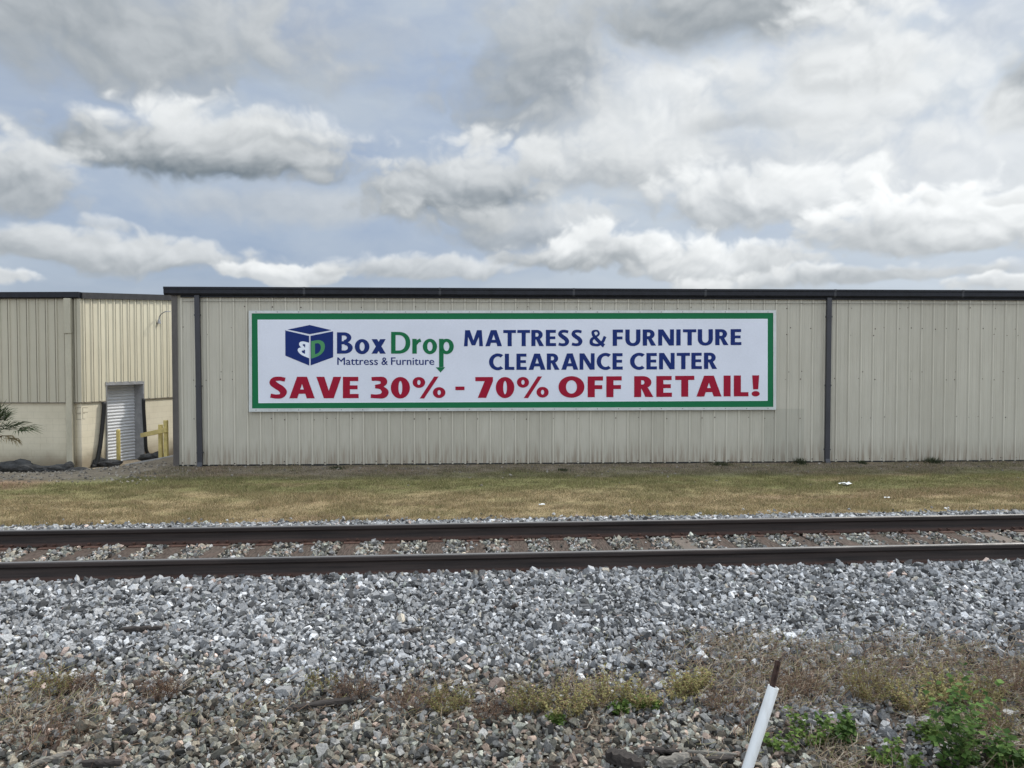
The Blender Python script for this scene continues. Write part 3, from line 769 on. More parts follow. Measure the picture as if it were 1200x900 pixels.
    if ch == '7': W = .58+s*.4; return rect(0,1-h,W,1)+[[(W,1-h),(W,1-h*.6),(W-s*1.1,1-h)],[(W,1-h),(W-s*1.15,1-h),(W*.14,0),(W*.14+s*1.15,0)]], W
    if ch == '%':
        r = .21; return ring(r+.02,.74,r+.03,.26,s*.62,h*.72,0,360,24)+ring(1.0,.26,r+.03,.26,s*.62,h*.72,0,360,24)+[[(.26,-.02),(.26+s*.6,-.02),(.98,1.02),(.98-s*.6,1.02)]], 1.24
    if ch == '-': return rect(0,.30,.34,.30+h), .34
    if ch == '!': return [[(.02,1),(s+.02,1),(s-.02,.33),(.06,.33)]]+ring(s/2+.02,.12,s*.58,.13,s*.58,.13,0,360,18), s+.04
    if ch == '&':
        return stroke([(1.02,.58),(.86,.25),(.62,.08),(.36,h/2-.02),(.12,.16),(.14,.40),(.40,.56),(.60,.72),(.54,.90),(.38,.97-h*.2),(.22,.86),(.26,.66),(.48,.40),(.74,.16),(.95,-.0)],
                      [s*.85,s*.85,h,h,s,s*.9,h*.8,h*.8,h*.75,h*.7,s*.8,s*.9,s,s,s*1.1]), 1.06
    if ch == 'o': W = .64; return ring(W/2,.33,W/2,.355,s,h,0,360,28), W
    if ch == 'x': W = .62; k = s*1.15; return [[(0,0),(k,0),(W,.68),(W-k,.68)],[(W,0),(W-k,0),(0,.68),(k,.68)]], W
    if ch == 'r': return rect(0,0,s,.68)+stroke([(s*.6,.40),(s+.06,.57),(.38,.62)],[s*.7,h*1.0,h*1.1]), .38
    if ch == 'p': W = .66; return rect(0,-.62,s,.68)+ring(W-.33,.33,.33,.355,s,h,0,360,28), W
    return [], .3
ZC = [0]
def word(b, txt, box_l, s, h, gap, o=-.006, caph=None):
    """box_l: (left, top_left, right, top_right, bottom_left, bottom_right) in photo pixels on the sign plane"""
    x0, yt0, x1, yt1, yb0, yb1 = box_l
    adv = 0; pcs = []
    for ch in txt:
        g_, w_ = glyph(ch, s, h); sp_ = gap*(.45 if ch in '!' else 1)
        pcs.append((adv, g_)); adv += w_+sp_
        if ch == 'A' or ch == 'V' or ch == 'T': adv -= gap*.35
    tot = adv-gap
    for a, g_ in pcs:
        for poly in g_:
            ZC[0] = (ZC[0]+1) % 17; oo = o+ZC[0]*.00014
            pts = []
            for (gx_, gy_) in poly:
                u = (a+gx_)/tot; px = x0+(x1-x0)*u
                yb = yb0+(yb1-yb0)*u; yt = yt0+(yt1-yt0)*u
                pts.append(sp(px, yb+(yt-yb)*gy_, oo))
            b.add(pts, [list(range(len(pts)))])
S1, H1 = .245, .185
S2, H2 = .285, .20
b = MB(); word(b, 'MATTRESS', (543.3,386.9,682.8,386.4,405.8,405.4), S1, H1, .12); b.build('blue_lettering', m_ink, sign)
b = MB(); word(b, '&', (691,386.4,709.8,386.2,405.4,405.3), S1*.9, H1*.9, .1); b.build('blue_lettering', m_ink, sign)
b = MB(); word(b, 'FURNITURE', (718,386.2,868.8,385.6,405.3,404.3), S1, H1, .13); b.build('blue_lettering', m_ink, sign)
b = MB(); word(b, 'CLEARANCE', (573,414.6,729.8,413.8,433.5,433.1), S1, H1, .12); b.build('blue_lettering', m_ink, sign)
b = MB(); word(b, 'CENTER', (738.3,413.8,840.2,413.2,433.1,432.3), S1, H1, .12); b.build('blue_lettering', m_ink, sign)
b = MB(); word(b, 'SAVE', (316,441.4,420.3,441.6,466.8,466.6), S2, H2, .10); b.build('red_lettering', m_red, sign)
b = MB(); word(b, '30%', (434.5,441.6,522,441.8,466.6,466.4), S2, H2, .11); b.build('red_lettering', m_red, sign)
b = MB(); word(b, '-', (533.6,434.5,544.3,434.5,467.0,466.9), S2, .13, .1); b.build('red_lettering', m_red, sign)
b = MB(); word(b, '70%', (557,441.8,643,441.6,466.2,465.9), S2, H2, .11); b.build('red_lettering', m_red, sign)
b = MB(); word(b, 'OFF', (654.5,441.4,728.6,440.9,465.6,465.4), S2, H2, .13); b.build('red_lettering', m_red, sign)
b = MB(); word(b, 'RETAIL!', (743.2,440.8,888.2,439.8,465.3,464.3), S2, H2, .13); b.build('red_lettering', m_red, sign)
b = MB(); word(b, 'Box', (394.9,389.4,452,389.4,414.4,414.4), .21, .15, .09); b.build('logo_lettering', m_ink, sign)
b = MB(); word(b, 'Drop', (458.3,388.9,531.8,388.9,414.4,414.4), .20, .145, .09)
b.quad(*[sp(x, y, -.0052) for x, y in ((510.6,430.4),(521.8,430.4),(516.3,436.4),(516.1,436.4))])
b.build('arrow_lettering', m_green, sign)
# cube emblem
b = MB()
T_ = (362.9,380.8); TL = (334.2,386.7); TR = (390.4,387.8); MID = (362.9,392.6); BO = (363.1,428.4); BL = (334.4,416.8); BR = (390.4,418.6)
b.add([sp(*p, -.006) for p in (T_, (388.4,386.9), (362.9,391.6), (337,386.2))], [[0,1,2,3]])
b.add([sp(*p, -.006) for p in ((334.2,387.2), (362.2,393.6), (362.4,428.4), (334.4,416.8))], [[0,1,2,3]])
b.add([sp(*p, -.006) for p in ((363.8,393.6), (390.4,388.2), (390.4,418.6), (364.0,428.2))], [[0,1,2,3]])
b.build('emblem_box', m_ink, sign)
def emb(ch, corners, matl, name, mirror=False):
    g_, w_ = glyph(ch, .25, .18); b = MB(); k = 0
    bl_, br_, tr_, tl_ = corners
    for poly in g_:
        pts = []; k += 1
        for (x, y) in poly:
            u = x/w_; u = 1-u if mirror else u
            X_ = (bl_[0]*(1-u)+br_[0]*u)*(1-y)+(tl_[0]*(1-u)+tr_[0]*u)*y; Y_ = (bl_[1]*(1-u)+br_[1]*u)*(1-y)+(tl_[1]*(1-u)+tr_[1]*u)*y
            pts.append(sp(X_, Y_, -.0045+(k % 13)*.00015))
        b.add(pts, [list(range(len(pts)))])
    b.build(name, matl, sign)
emb('B', ((348.6,414.2),(362.2,419.8),(362.2,401.6),(349.6,398.6)), m_wht, 'emblem_letter', True)
emb('D', ((364.6,420.4),(380.8,414.6),(380.6,397.2),(364.6,399.8)), m_lg, 'emblem_letter')
# small text line
def small_text(txt, x0, x1, yt, yb):
    c = bpy.data.curves.new('t', 'FONT'); c.body = txt; c.resolution_u = 4
    to = bpy.data.objects.new('t', c); COL.objects.link(to); bpy.context.view_layer.update()
    me = to.evaluated_get(bpy.context.evaluated_depsgraph_get()).to_mesh()
    vs = [v.co.copy() for v in me.vertices]; fs = [list(p.vertices) for p in me.polygons]; to.to_mesh_clear()
    bpy.data.objects.remove(to); bpy.data.curves.remove(c)
    mx = [min(v.x for v in vs), max(v.x for v in vs)]; top = max(v.y for v in vs); bot = 0
    b = MB(); b.add([sp(x0+(x1-x0)*(v.x-mx[0])/(mx[1]-mx[0]), yb+(yt-yb)*(v.y-bot)/(top-bot), -.0055) for v in vs], fs)
    b.add([sp(.28+x0+(x1-x0)*(v.x-mx[0])/(mx[1]-mx[0]), yb+(yt-yb)*(v.y-bot)/(top-bot)+.06, -.0051) for v in vs], fs); return b
for w_, xa, xb, yt_, yb_ in (('Mattress', 395.2, 442.6, 418.8, 427.5), ('&', 447.0, 454.2, 418.8, 427.5), ('Furniture', 458.2, 508.6, 418.8, 427.5)):
    small_text(w_, xa, xb, yt_, yb_).build('small_lettering', m_ink, sign)

# ------------------------------------------------------------------ left building
C0 = Vector((-13.48, 24.0, 0)); SD = Vector((.304, .953, 0)).normalized(); SN = Vector((SD.y, -SD.x, 0))
LD = Vector((-1, .03, 0)).normalized(); LN = Vector((-.03, -1, 0)).normalized()
lf = lambda a, o, z: C0 + LD*a + LN*o + Vector((0, 0, z))
ls = lambda a, o, z: C0 + SD*a + SN*o + Vector((0, 0, z))
BZ = -1.22; LZ = .91; TZ = 4.14; SL = 9.5; FL = 16.0
lb = thing('warehouse', lf(4, -4, BZ), 'cream warehouse with ribbed metal upper walls over painted block at left edge', 'building')
def lcol(c1, c2, st=.5): return metal_fn(c1, c2, (.2,.17,.12), (.6, .8), .9, st, -9)
m_lmet = mat('cream_metal_siding_shaded', (.5,.47,.35), .5, fn=lcol((.40,.37,.285), (.46,.425,.33)), spec=.35)  # darker copy for the front, its shade put into the colour
m_lmet2 = mat('cream_metal_siding_lit', (.5,.47,.35), .5, fn=lcol((.56,.51,.385), (.64,.59,.45)), spec=.35)  # same siding, sunlight on the side wall painted in as a paler colour
m_groove = mat('siding_groove', (.12,.105,.08), .8, fn=vary((.14,.12,.09), .2, 5))
def block_fn(c1, c2, axis):
    def fn(t, b):
        p = t.pos(); x, y, z = t.sep(p); u = t.m('ADD', t.m('MULTIPLY', x, axis[0]), t.m('MULTIPLY', y, axis[1]))
        br = t.node('ShaderNodeTexBrick'); t.put(br.inputs['Vector'], t.comb(u, z, 0)); br.inputs['Scale'].default_value = 1.0
        br.inputs['Brick Width'].default_value = .40; br.inputs['Row Height'].default_value = .20; br.inputs['Mortar Size'].default_value = .006; br.inputs['Mortar Smooth'].default_value = .6
        n = t.noise(p, 1.3, 5, .6); n2 = t.noise(p, 26, 4, .6)
        c = t.mix(t.sm(n, .3, .7), c1, c2)
        c = t.mix(t.m('MULTIPLY', br.outputs['Fac'], .30), c, tuple(v*.5 for v in c1))
        st = t.m('MULTIPLY', t.sm(t.m('ADD', z, t.m('MULTIPLY', n, -.9)), BZ+.3, BZ-.3), .7)
        c = t.mix(st, c, (.16,.115,.07))
        drip = t.sm(t.noise(t.comb(t.m('MULTIPLY', u, 6), 0, t.m('MULTIPLY', z, .8)), 1.2, 5, .7), .60, .75, 0, .35)
        c = t.mix(drip, c, (.22,.17,.11))
        t.put(b.inputs['Base Color'], c)
        bump(t, b, t.m('ADD', t.m('MULTIPLY', br.outputs['Fac'], -1), t.m('MULTIPLY', n2, .3)), .35, .006)
    return fn
m_blk = mat('painted_block_shaded', (.5,.45,.35), .85, fn=block_fn((.50,.455,.345), (.57,.52,.40), (-1, 0)), spec=.2)  # front blocks toned down in colour to stand for their shade
m_blk2 = mat('painted_block_lit', (.5,.45,.35), .85, fn=block_fn((.62,.56,.43), (.70,.64,.50), (.304, .953)), spec=.2)  # same block paint made paler, the sunlit side baked into the colour
rake = lambda a: TZ+.062*a
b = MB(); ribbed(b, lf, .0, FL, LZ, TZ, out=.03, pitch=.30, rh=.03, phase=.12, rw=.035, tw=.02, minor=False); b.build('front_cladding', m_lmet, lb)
b = MB(); k = 0
while .12+.3*k+.15 < FL:                      # dark joints of the hidden-fastener panels
    a = .12+.3*k+.042; b.quad(lf(a, .0315, LZ), lf(a+.022, .0315, LZ), lf(a+.022, .0315, TZ), lf(a, .0315, TZ)); k += 1
b.build('cladding_joints', m_groove, lb)
D0, D1, DT = .94, 2.54, 1.50
b = MB()
for (a0, a1, zb) in ((0, D0, LZ), (D0, D1, DT), (D1, SL, LZ)):
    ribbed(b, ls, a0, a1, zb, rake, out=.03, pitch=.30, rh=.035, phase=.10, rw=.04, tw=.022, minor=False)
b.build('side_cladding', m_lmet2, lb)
b = MB(); k = 0
while .10+.3*k < SL:
    a = .10+.3*k+.045; k += 1
    zb = DT if D0 < a < D1 else LZ
    b.quad(ls(a, .0315, zb), ls(a+.035, .0315, zb), ls(a+.035, .0315, rake(a)), ls(a, .0315, rake(a)))
b.build('cladding_joints', m_groove, lb)
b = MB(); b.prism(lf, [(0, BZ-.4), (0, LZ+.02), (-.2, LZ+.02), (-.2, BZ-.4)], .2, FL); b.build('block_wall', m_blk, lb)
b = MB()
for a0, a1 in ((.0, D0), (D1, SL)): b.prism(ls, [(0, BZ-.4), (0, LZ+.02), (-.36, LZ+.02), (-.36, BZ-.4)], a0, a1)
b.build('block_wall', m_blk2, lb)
b = MB(); b.prism(lf, [(.0, LZ-.03), (.055, LZ-.03), (.045, LZ), (.0, LZ)], 0, FL)
for a0, a1 in ((0, D0), (D1, SL)): b.prism(ls, [(.0, LZ-.028), (.050, LZ-.028), (.040, LZ+.002), (.0, LZ+.002)], a0, a1)
b.build('ledge_flashing', m_groove, lb)
m_rake = mat('rake_trim_metal', (.03,.03,.032), .5, fn=vary((.030,.029,.030), .3, 4))
# fascia and roof
b = MB(); b.prism(lf, [(.0, TZ-.0), (.12, TZ), (.16, TZ+.04), (.16, TZ+.20), (0, TZ+.20)], -.06, FL); b.build('gutter', m_dark, lb)
b = MB(); n_ = 2
b.add([ls(0, .0, rake(0)), ls(0, .12, rake(0)), ls(0, .12, rake(0)+.19), ls(0, .0, rake(0)+.19), ls(SL, 0, rake(SL)), ls(SL, .12, rake(SL)), ls(SL, .12, rake(SL)+.19), ls(SL, 0, rake(SL)+.19)],
      [[0,1,2,3],[4,7,6,5],[0,4,5,1],[1,5,6,2],[2,6,7,3],[3,7,4,0]]); b.build('rake_trim', m_rake, lb)
b = MB(); zr = TZ+.195
b.add([ls(0, .1, zr), ls(SL, .1, zr+.062*SL), ls(SL, .1, zr+.062*SL)+LD*FL, ls(0, .1, zr)+LD*FL], [[0,1,2,3]]); b.build('roof', m_roof, lb)
# corner trim + downspout on the front
b = MB(); b.prism(lambda z, p, q: lf(p, q, z), [(-.06, .034), (.05, .034), (.05, .072), (-.06, .072)], LZ, TZ); b.build('corner_trim', m_lmet, lb)
ds = [hit(300/3.75, 350, lf(0, .1, 0), LN), hit(300/3.75, 545, lf(0, .1, 0), LN)]
m_ds = mat('beige_downspout', (.4,.37,.28), .5, fn=vary((.40,.37,.28), .12, 3, (1,1,.3)))
a = (ds[0]-C0).dot(LD)
b = MB(); b.prism(lambda z, p, q: lf(a+p, q, z), [(-.11, .07), (.11, .07), (.11, .19), (-.11, .19)], 3.05, TZ); b.prism(lambda z, p, q: lf(a+p, q, z), [(-.10, .07), (.10, .07), (.10, .165), (-.10, .165)], BZ, 3.05)
b.build('downspout', m_ds, lb, bevel=.015)
# open block joints near the corner
b = MB()
for (x0, y0, x1, y1, p0, nn) in ((334,590,357,616,lf(0, .004, 0),LN),(334,618,357,644,lf(0, .004, 0),LN),(363,591,386,613,ls(0, .004, 0),SN),(363,615,374,642,ls(0, .004, 0),SN)):
    for (a0, b0, a1, b1) in ((x0,y0,x1,y0+1.5),(x0,y1-1.5,x1,y1),(x0,y0,x0+1.5,y1)):
        b.add([hit(x/3.75, 320+y/3.75, p0, nn) for x, y in ((a0,b0),(a1,b0),(a1,b1),(a0,b1))], [[0,1,2,3]])
b.build('open_block_joint', mat('block_joint', (.2,.17,.12), .9, fn=vary((.25,.21,.15), .2, 9)), lb)
# roller door
m_slat = mat('galvanised_slats', (.5,.5,.52), .75, fn=vary((.62,.63,.65), .1, 6, (1,1,4)))
m_slatd = mat('grey_steel_frame', (.2,.2,.21), .5, fn=vary((.27,.27,.275), .2, 5))
door = None
b = MB(); z = BZ; prof_d = []
ss = .105; RC = -.33
vs = []; fs = []; rows = []
while z < DT-.05:
    for dz, do in ((0, -.012), (ss*.25, .008), (ss*.55, .018), (ss*.85, .006)): rows.append((z+dz, RC+do))
    z += ss
for (zz, oo) in rows: vs += [ls(D0+.02, oo, zz), ls(D1-.04, oo, zz)]
for i in range(len(rows)-1): fs.append([2*i, 2*i+1, 2*i+3, 2*i+2])
b.add(vs, fs); door = b.build('roller_door', m_slat, lb, smooth=False)
b = MB()
b.prism(lambda z, p, q: ls(p, q, z), [(D1, .05), (D1, RC-.04), (D1-.05, RC-.04), (D1-.03, .05)], BZ, DT); b.prism(lambda z, p, q: ls(p, q, z), [(D0, .05), (D0, RC-.04), (D0+.04, RC-.04), (D0+.03, .05)], BZ, DT)
b.prism(ls, [(.055, DT-.09), (.055, DT+.02), (RC-.04, DT+.02), (RC-.04, DT-.09)], D0-.02, D1+.02)
b.build('door_frame', m_slatd, lb)
b = MB(); b.box(-1,1,-1,1,0,1, Matrix.Translation(ls(1.74, -.62, BZ)) @ Matrix.Diagonal((.02,.02,.02,1)))  # track stop
b.build('door_stop', m_slatd, door)
# black flexible edging hanging either side of the door
def on_side(px, py, o=.05): return hit(px, py, ls(0, o, 0), SN)
def smooth_pts(pts, n=5):
    P = [Vector(p) for p in pts]; P = [P[0]*2-P[1]]+P+[P[-1]*2-P[-2]]; S = []
    for i in range(1, len(P)-2):
        for k in range(n):
            u = k/n; S.append(.5*((2*P[i])+(-P[i-1]+P[i+1])*u+(2*P[i-1]-5*P[i]+4*P[i+1]-P[i+2])*u*u+(-P[i-1]+3*P[i]-3*P[i+1]+P[i+2])*u**3))
    S.append(P[-2]); return S
for pts, r, lab in (([(121.8,471),(121.2,485),(119.4,505),(116.5,528),(112.2,546),(108,550)], .066, 'black flexible drain pipe hanging left of the roller door'),
                    ([(168.2,467),(168.4,480),(169.4,497),(170.4,514),(171.6,528),(176,535)], .060, 'black flexible drain pipe hanging right of the roller door')):
    P = [on_side(*p, .09) for p in pts]; P[-1].z = BZ+.1
    b = MB(); b.tube(smooth_pts(P), r, 8); o = b.build('drain_pipe', m_black, origin=P[-1], smooth=True); tag(o, lab, 'pipe', 'black pipes beside the roller door')
# lamp bracket on the side wall
P = [on_side(199.8,365.2,.5), on_side(195,365,.5), on_side(190.6,366.8,.3), on_side(187.2,370.5,.15), on_side(186.4,374,.1)]
root = thing('wall_lamp', P[-1], 'small lamp on a thin curved arm high on the cream side wall', 'lamp')
b = MB(); b.tube(smooth_pts(P), .018, 6); b.build('arm', m_slatd, root, smooth=True)
b = MB(); b.tube([P[-1]+Vector((0,0,.02)), P[-1]-Vector((0,0,.08)), P[-1]-Vector((0,0,.16))], [.02,.05,.07], 10); b.build('lamp_shade', m_slatd, root)
# yellow bollard and guard rail
def yel_fn(t, b): vary((.50,.40,.14), .2, 6, bmp=.2)(t, b)
m_yel = mat('faded_yellow_paint', (.5,.4,.14), .6, fn=yel_fn)
p = hit(139, 540, ls(0, .35, 0), SN)
top = hit(139, 503, ls(0, .35, 0), SN).z
b = MB(); b.tube([(p.x, p.y, gh(p.x, p.y)-.1), (p.x, p.y, top-.03), (p.x, p.y, top)], [.062,.062,.045], 12); o = b.build('bollard', m_yel, origin=(p.x, p.y, gh(p.x, p.y)), smooth=False)
tag(o, 'faded yellow post standing alone in front of the roller door', 'bollard')
g1 = hit(188.6, 540, (0, 24.5, 0), (0, 1, 0)); g2 = hit(194.9, 540, (0, 23.6, 0), (0, 1, 0))
gr = thing('guard_rail', (g1.x, g1.y, gh(g1.x, g1.y)), 'faded yellow guard rail of two posts and a sloping bar beside the metal building', 'guard rail')
for (gp, tpx, tpy, yy) in ((g1, 188.6, 497.5, 24.5), (g2, 194.9, 492.5, 23.6)):
    tz = hit(tpx, tpy, (0, yy, 0), (0, 1, 0)).z
    b = MB(); b.box(-.055, .055, -.055, .055, gh(gp.x, gp.y)-.2, tz, Matrix.Translation((gp.x, gp.y, 0))); b.build('post', m_yel, gr, bevel=.008)
A_ = hit(169, 510, (0, 25.5, 0), (0, 1, 0)); B_ = hit(199, 503.6, (0, 23.45, 0), (0, 1, 0))
dd = (B_-A_); M = Matrix.Translation(A_) @ dd.to_track_quat('X', 'Z').to_matrix().to_4x4()
b = MB(); b.box(0, dd.length, -.12, -.065, -.07, .07, M); b.build('bar', m_yel, gr, bevel=.008)
# concrete curb of the ramp
m_conc = mat('concrete', (.3,.29,.27), .9, fn=vary((.26,.25,.235), .25, 5, bmp=.4))
A_ = on_z(150, 546, -.45); A_ = hit(150, 543.5, (0, 20.5, 0), (0, 1, 0)); B_ = hit(198, 534.5, (0, 19.8, 0), (0, 1, 0))
dd = B_-A_; M = Matrix.Translation(A_) @ dd.to_track_quat('X', 'Z').to_matrix().to_4x4()
b = MB(); b.box(0, dd.length+.3, -.1, .1, -.45, .0, M); o = b.build('ramp_curb', m_conc, origin=A_, bevel=.015); tag(o, 'sloping concrete curb leading down to the roller door', 'curb')
# rocks along the foot of the warehouse
def rock(loc, r, sc, name, m, seed, smooth=False):
    random.seed(seed); bm = bmesh.new(); bmesh.ops.create_icosphere(bm, subdivisions=3, radius=1)
    for v in bm.verts:
        d = mnoise.noise(v.co*1.1+Vector((seed*3.1, 0, 0)))*.45+mnoise.noise(v.co*3.2+Vector((0, seed, 0)))*.16
        v.co *= 1+d; v.co.x *= sc[0]*r; v.co.y *= sc[1]*r; v.co.z *= sc[2]*r
    me = bpy.data.meshes.new(name); bm.to_mesh(me); bm.free(); me.materials.append(m)
    o = bpy.data.objects.new(name, me); COL.objects.link(o); o.location = loc; o.rotation_euler = (0, 0, random.uniform(0, 6)*0)
    return o
m_rock = mat('dark_rock', (.06,.06,.06), .9, fn=vary((.045,.045,.045), .5, 5, bmp=.8), spec=.2)
rk = [(20,547,.33,(1.7,1,.65),'big rounded dark rock under the palm fronds'),(33,549,.25,(2.2,.8,.6),'flat dark rock at the foot of the cream wall'),(45,550,.2,(2.4,.9,.6),'low dark slab between the flat rock and the wall foot'),
      (58,550,.2,(2.2,.9,.6),'narrow dark stone midway along the cream wall'),(70,549.5,.19,(2,.9,.7),'dark stone just left of the beige downspout'),(80,547.5,.15,(1.1,.8,1.0),'upright dark stone at the foot of the beige downspout'),
      (88,551,.2,(2,.9,.5),'flat dark stone below the warehouse corner'),(104,549,.2,(1.6,.9,.8),'dark lump at the bottom of the left drain pipe'),(118,542,.24,(1.8,.9,.7),'dark rock in front of the roller door sill'),
      (131,543,.18,(1.8,.9,.6),'small dark rock left of the lone yellow post'),(176,536,.2,(1.9,.9,.6),'dark rock by the right drain pipe'),(184,534,.18,(1.3,.9,.7),'small dark rock behind the yellow guard rail')]
for i, (px, py, r_, sc_, lab) in enumerate(rk):
    yy = 23.3 if px < 100 else (24.6 if px < 140 else 25.5)
    h_ = hit(px, py, (0, yy, 0), (0, 1, 0))
    o = rock((h_.x, h_.y, max(h_.z, gh(h_.x, h_.y)+r_*.2)), r_, sc_, 'rock', m_rock, i+1); tag(o, lab, 'rock', 'dark rocks at the foot of the warehouse')

# ------------------------------------------------------------------ palm at the left edge
def palm():
    base = hit(-12, 548, (0, 18.0, 0), (0, 1, 0)); bx, by = base.x, base.y; bz = gh(bx, by)
    cr = hit(-6, 506, (0, 18.0, 0), (0, 1, 0))
    root = thing('palm', (bx, by, bz), 'small scruffy fan palm at the left edge before the warehouse', 'palm')
    b = MB(); b.tube([(bx, by, bz-.1), (bx+.02, by, bz+.3), (cr.x, cr.y, cr.z-.05)], [.12,.10,.08], 10)
    b.build('trunk', mat('palm_trunk', (.09,.07,.05), .9, fn=vary((.10,.075,.05), .4, 12, (1,1,5), bmp=.8)), root)
    V_, F_, C_ = [], [], []
    rr = random.Random(5)
    for i in range(25):
        az = rr.uniform(0, 2*math.pi); el = rr.uniform(-.5, 1.25); L = rr.uniform(.55, .90)
        d = Vector((math.cos(az)*math.cos(el), math.sin(az)*math.cos(el), math.sin(el)))
        tip = cr + d*L*.55 - Vector((0, 0, .05))
        dead = el < -.1
        col = np.array([.16,.13,.07]) if dead else np.array([.040,.055,.026])*rr.uniform(.7,1.5)
        side = d.cross(Vector((0,0,1))).normalized(); upv = side.cross(d).normalized()
        def strip(p, q, w0, w1, c):
            s_ = (q-p).cross(Vector((rr.uniform(-1,1), rr.uniform(-1,1), 1))).normalized()
            k = len(V_); V_.extend([p-s_*w0, p+s_*w0, q+s_*w1, q-s_*w1]); F_.append([k, k+1, k+2, k+3]); C_.extend([c]*4)
        strip(cr, tip, .008, .006, col*1.1)
        for j in range(-9, 10):
            an = j/9*1.5; dl = (d*math.cos(an)+side*math.sin(an)+upv*rr.uniform(-.12,.12)).normalized(); ll = L*.62*(1-.25*abs(j)/9)
            m1 = tip+dl*ll*.6; e_ = m1+(dl+Vector((0,0,-.55 if not dead else -1.1))).normalized()*ll*.45
            c = col*rr.uniform(.7, 1.3)
            strip(tip, m1, .006, .010, c); strip(m1, e_, .010, .001, c*1.15)
    np_mesh('fronds', [v[:] for v in V_], F_, m_leaf, np.array(C_), origin=(bx, by, bz), parent=root)
palm()

# ------------------------------------------------------------------ weeds
def clump(name, px, py, wpx, hpx, kind, label, cat='weed', group=None, z=None, seed=0, dens=1.0):
    r = np.random.default_rng(100+seed+int(px))
    p = on_z(px, py, -.09); p = on_z(px, py, gh(p.x, p.y)); dist = p.y; W = wpx*dist/F/2; H = hpx*dist/F
    bz = gh(p.x, p.y)
    VV = []; FF = []; CC = []
    def quad(a, b_, c, d, col):
        k = len(VV); VV.extend([a, b_, c, d]); FF.append([k, k+1, k+2, k+3]); CC.extend([col]*4)
    pal = {'brown': ((.17,.105,.070), (.25,.165,.105), (.10,.06,.045)), 'olive': ((.21,.19,.075), (.27,.235,.10), (.17,.12,.06), (.16,.17,.06)),
           'yellow': ((.32,.30,.12), (.40,.35,.16), (.24,.23,.09), (.26,.17,.10)), 'green': ((.10,.17,.035), (.15,.22,.05), (.075,.12,.03)), 'leafy': ((.05,.10,.025), (.085,.155,.035), (.14,.22,.06)), 'straw': ((.42,.36,.26), (.30,.25,.18))}[kind]
    stem = {'brown': (.13,.085,.06), 'olive': (.18,.12,.07), 'yellow': (.20,.17,.08), 'green': (.12,.15,.05), 'leafy': (.09,.11,.04), 'straw': (.42,.36,.26)}[kind]
    ns = int({'brown': 70, 'olive': 70, 'yellow': 60, 'green': 34, 'leafy': 32, 'straw': 9}[kind]*dens*max(.6, min(3, W*9)))
    for i in range(ns):
        a = r.uniform(0, 2*math.pi); rad = math.sqrt(r.random())*W*.75
        b0 = np.array([p.x+math.cos(a)*rad, p.y+math.sin(a)*rad*.8, bz]); b0[2] = gh(b0[0], b0[1])+.0
        edge = rad/W; hh = H*r.uniform(.6, 1.25)*(1-.40*edge*edge); sp_ = (.08+.12*edge) if kind == 'leafy' else (.35+.4*edge)
        a2 = a+r.normal()*.8; dirv = np.array([math.cos(a2)*sp_, math.sin(a2)*sp_, 1.0]); dirv /= np.linalg.norm(dirv)
        prev = b0; segs = 5
        sc_ = np.array(stem)*r.uniform(.7, 1.3); side = np.array([math.cos(a2+1.57), math.sin(a2+1.57), 0])
        for s_ in range(segs):
            q = prev+dirv*hh/segs; dirv = dirv+r.normal(size=3)*np.array([.20, .20, .10]); dirv /= np.linalg.norm(dirv)
            w_ = .0016*(1-.12*s_)*(1.5 if kind == 'straw' else 1)
            quad(prev-side*w_, prev+side*w_, q+side*w_, q-side*w_, sc_)
            if kind != 'straw':
                nl = {'brown': 3, 'olive': 5, 'yellow': 7, 'green': 5, 'leafy': 3}[kind]
                if s_ > 0 or kind in ('leafy', 'green'):
                    for k in range(nl):
                        la = r.uniform(0, 6.28); le = r.uniform(-.2, .9); ld = np.array([math.cos(la)*math.cos(le), math.sin(la)*math.cos(le), math.sin(le)])
                        ln = {'brown': .014, 'olive': .016, 'yellow': .018, 'green': .030, 'leafy': .042}[kind]*r.uniform(.6, 1.3)
                        lw = ln*{'brown': .16, 'olive': .22, 'yellow': .26, 'green': .36, 'leafy': .42}[kind]
                        st = prev+(q-prev)*r.random(); c_ = np.array(pal[r.integers(0, len(pal))])*r.uniform(.7, 1.3)
                        lx = np.cross(ld, [r.normal()*.3, r.normal()*.3, 1]); lx /= np.linalg.norm(lx)
                        quad(st, st+ld*ln*.45+lx*lw, st+ld*ln+np.array([0, 0, -ln*.2]), st+ld*ln*.45-lx*lw, c_)
            prev = q
    o = np_mesh(name, VV, FF, m_leaf, np.array(CC), origin=(p.x, p.y, bz)); tag(o, label, cat, group)
    return o
G = 'weeds growing through the ballast'
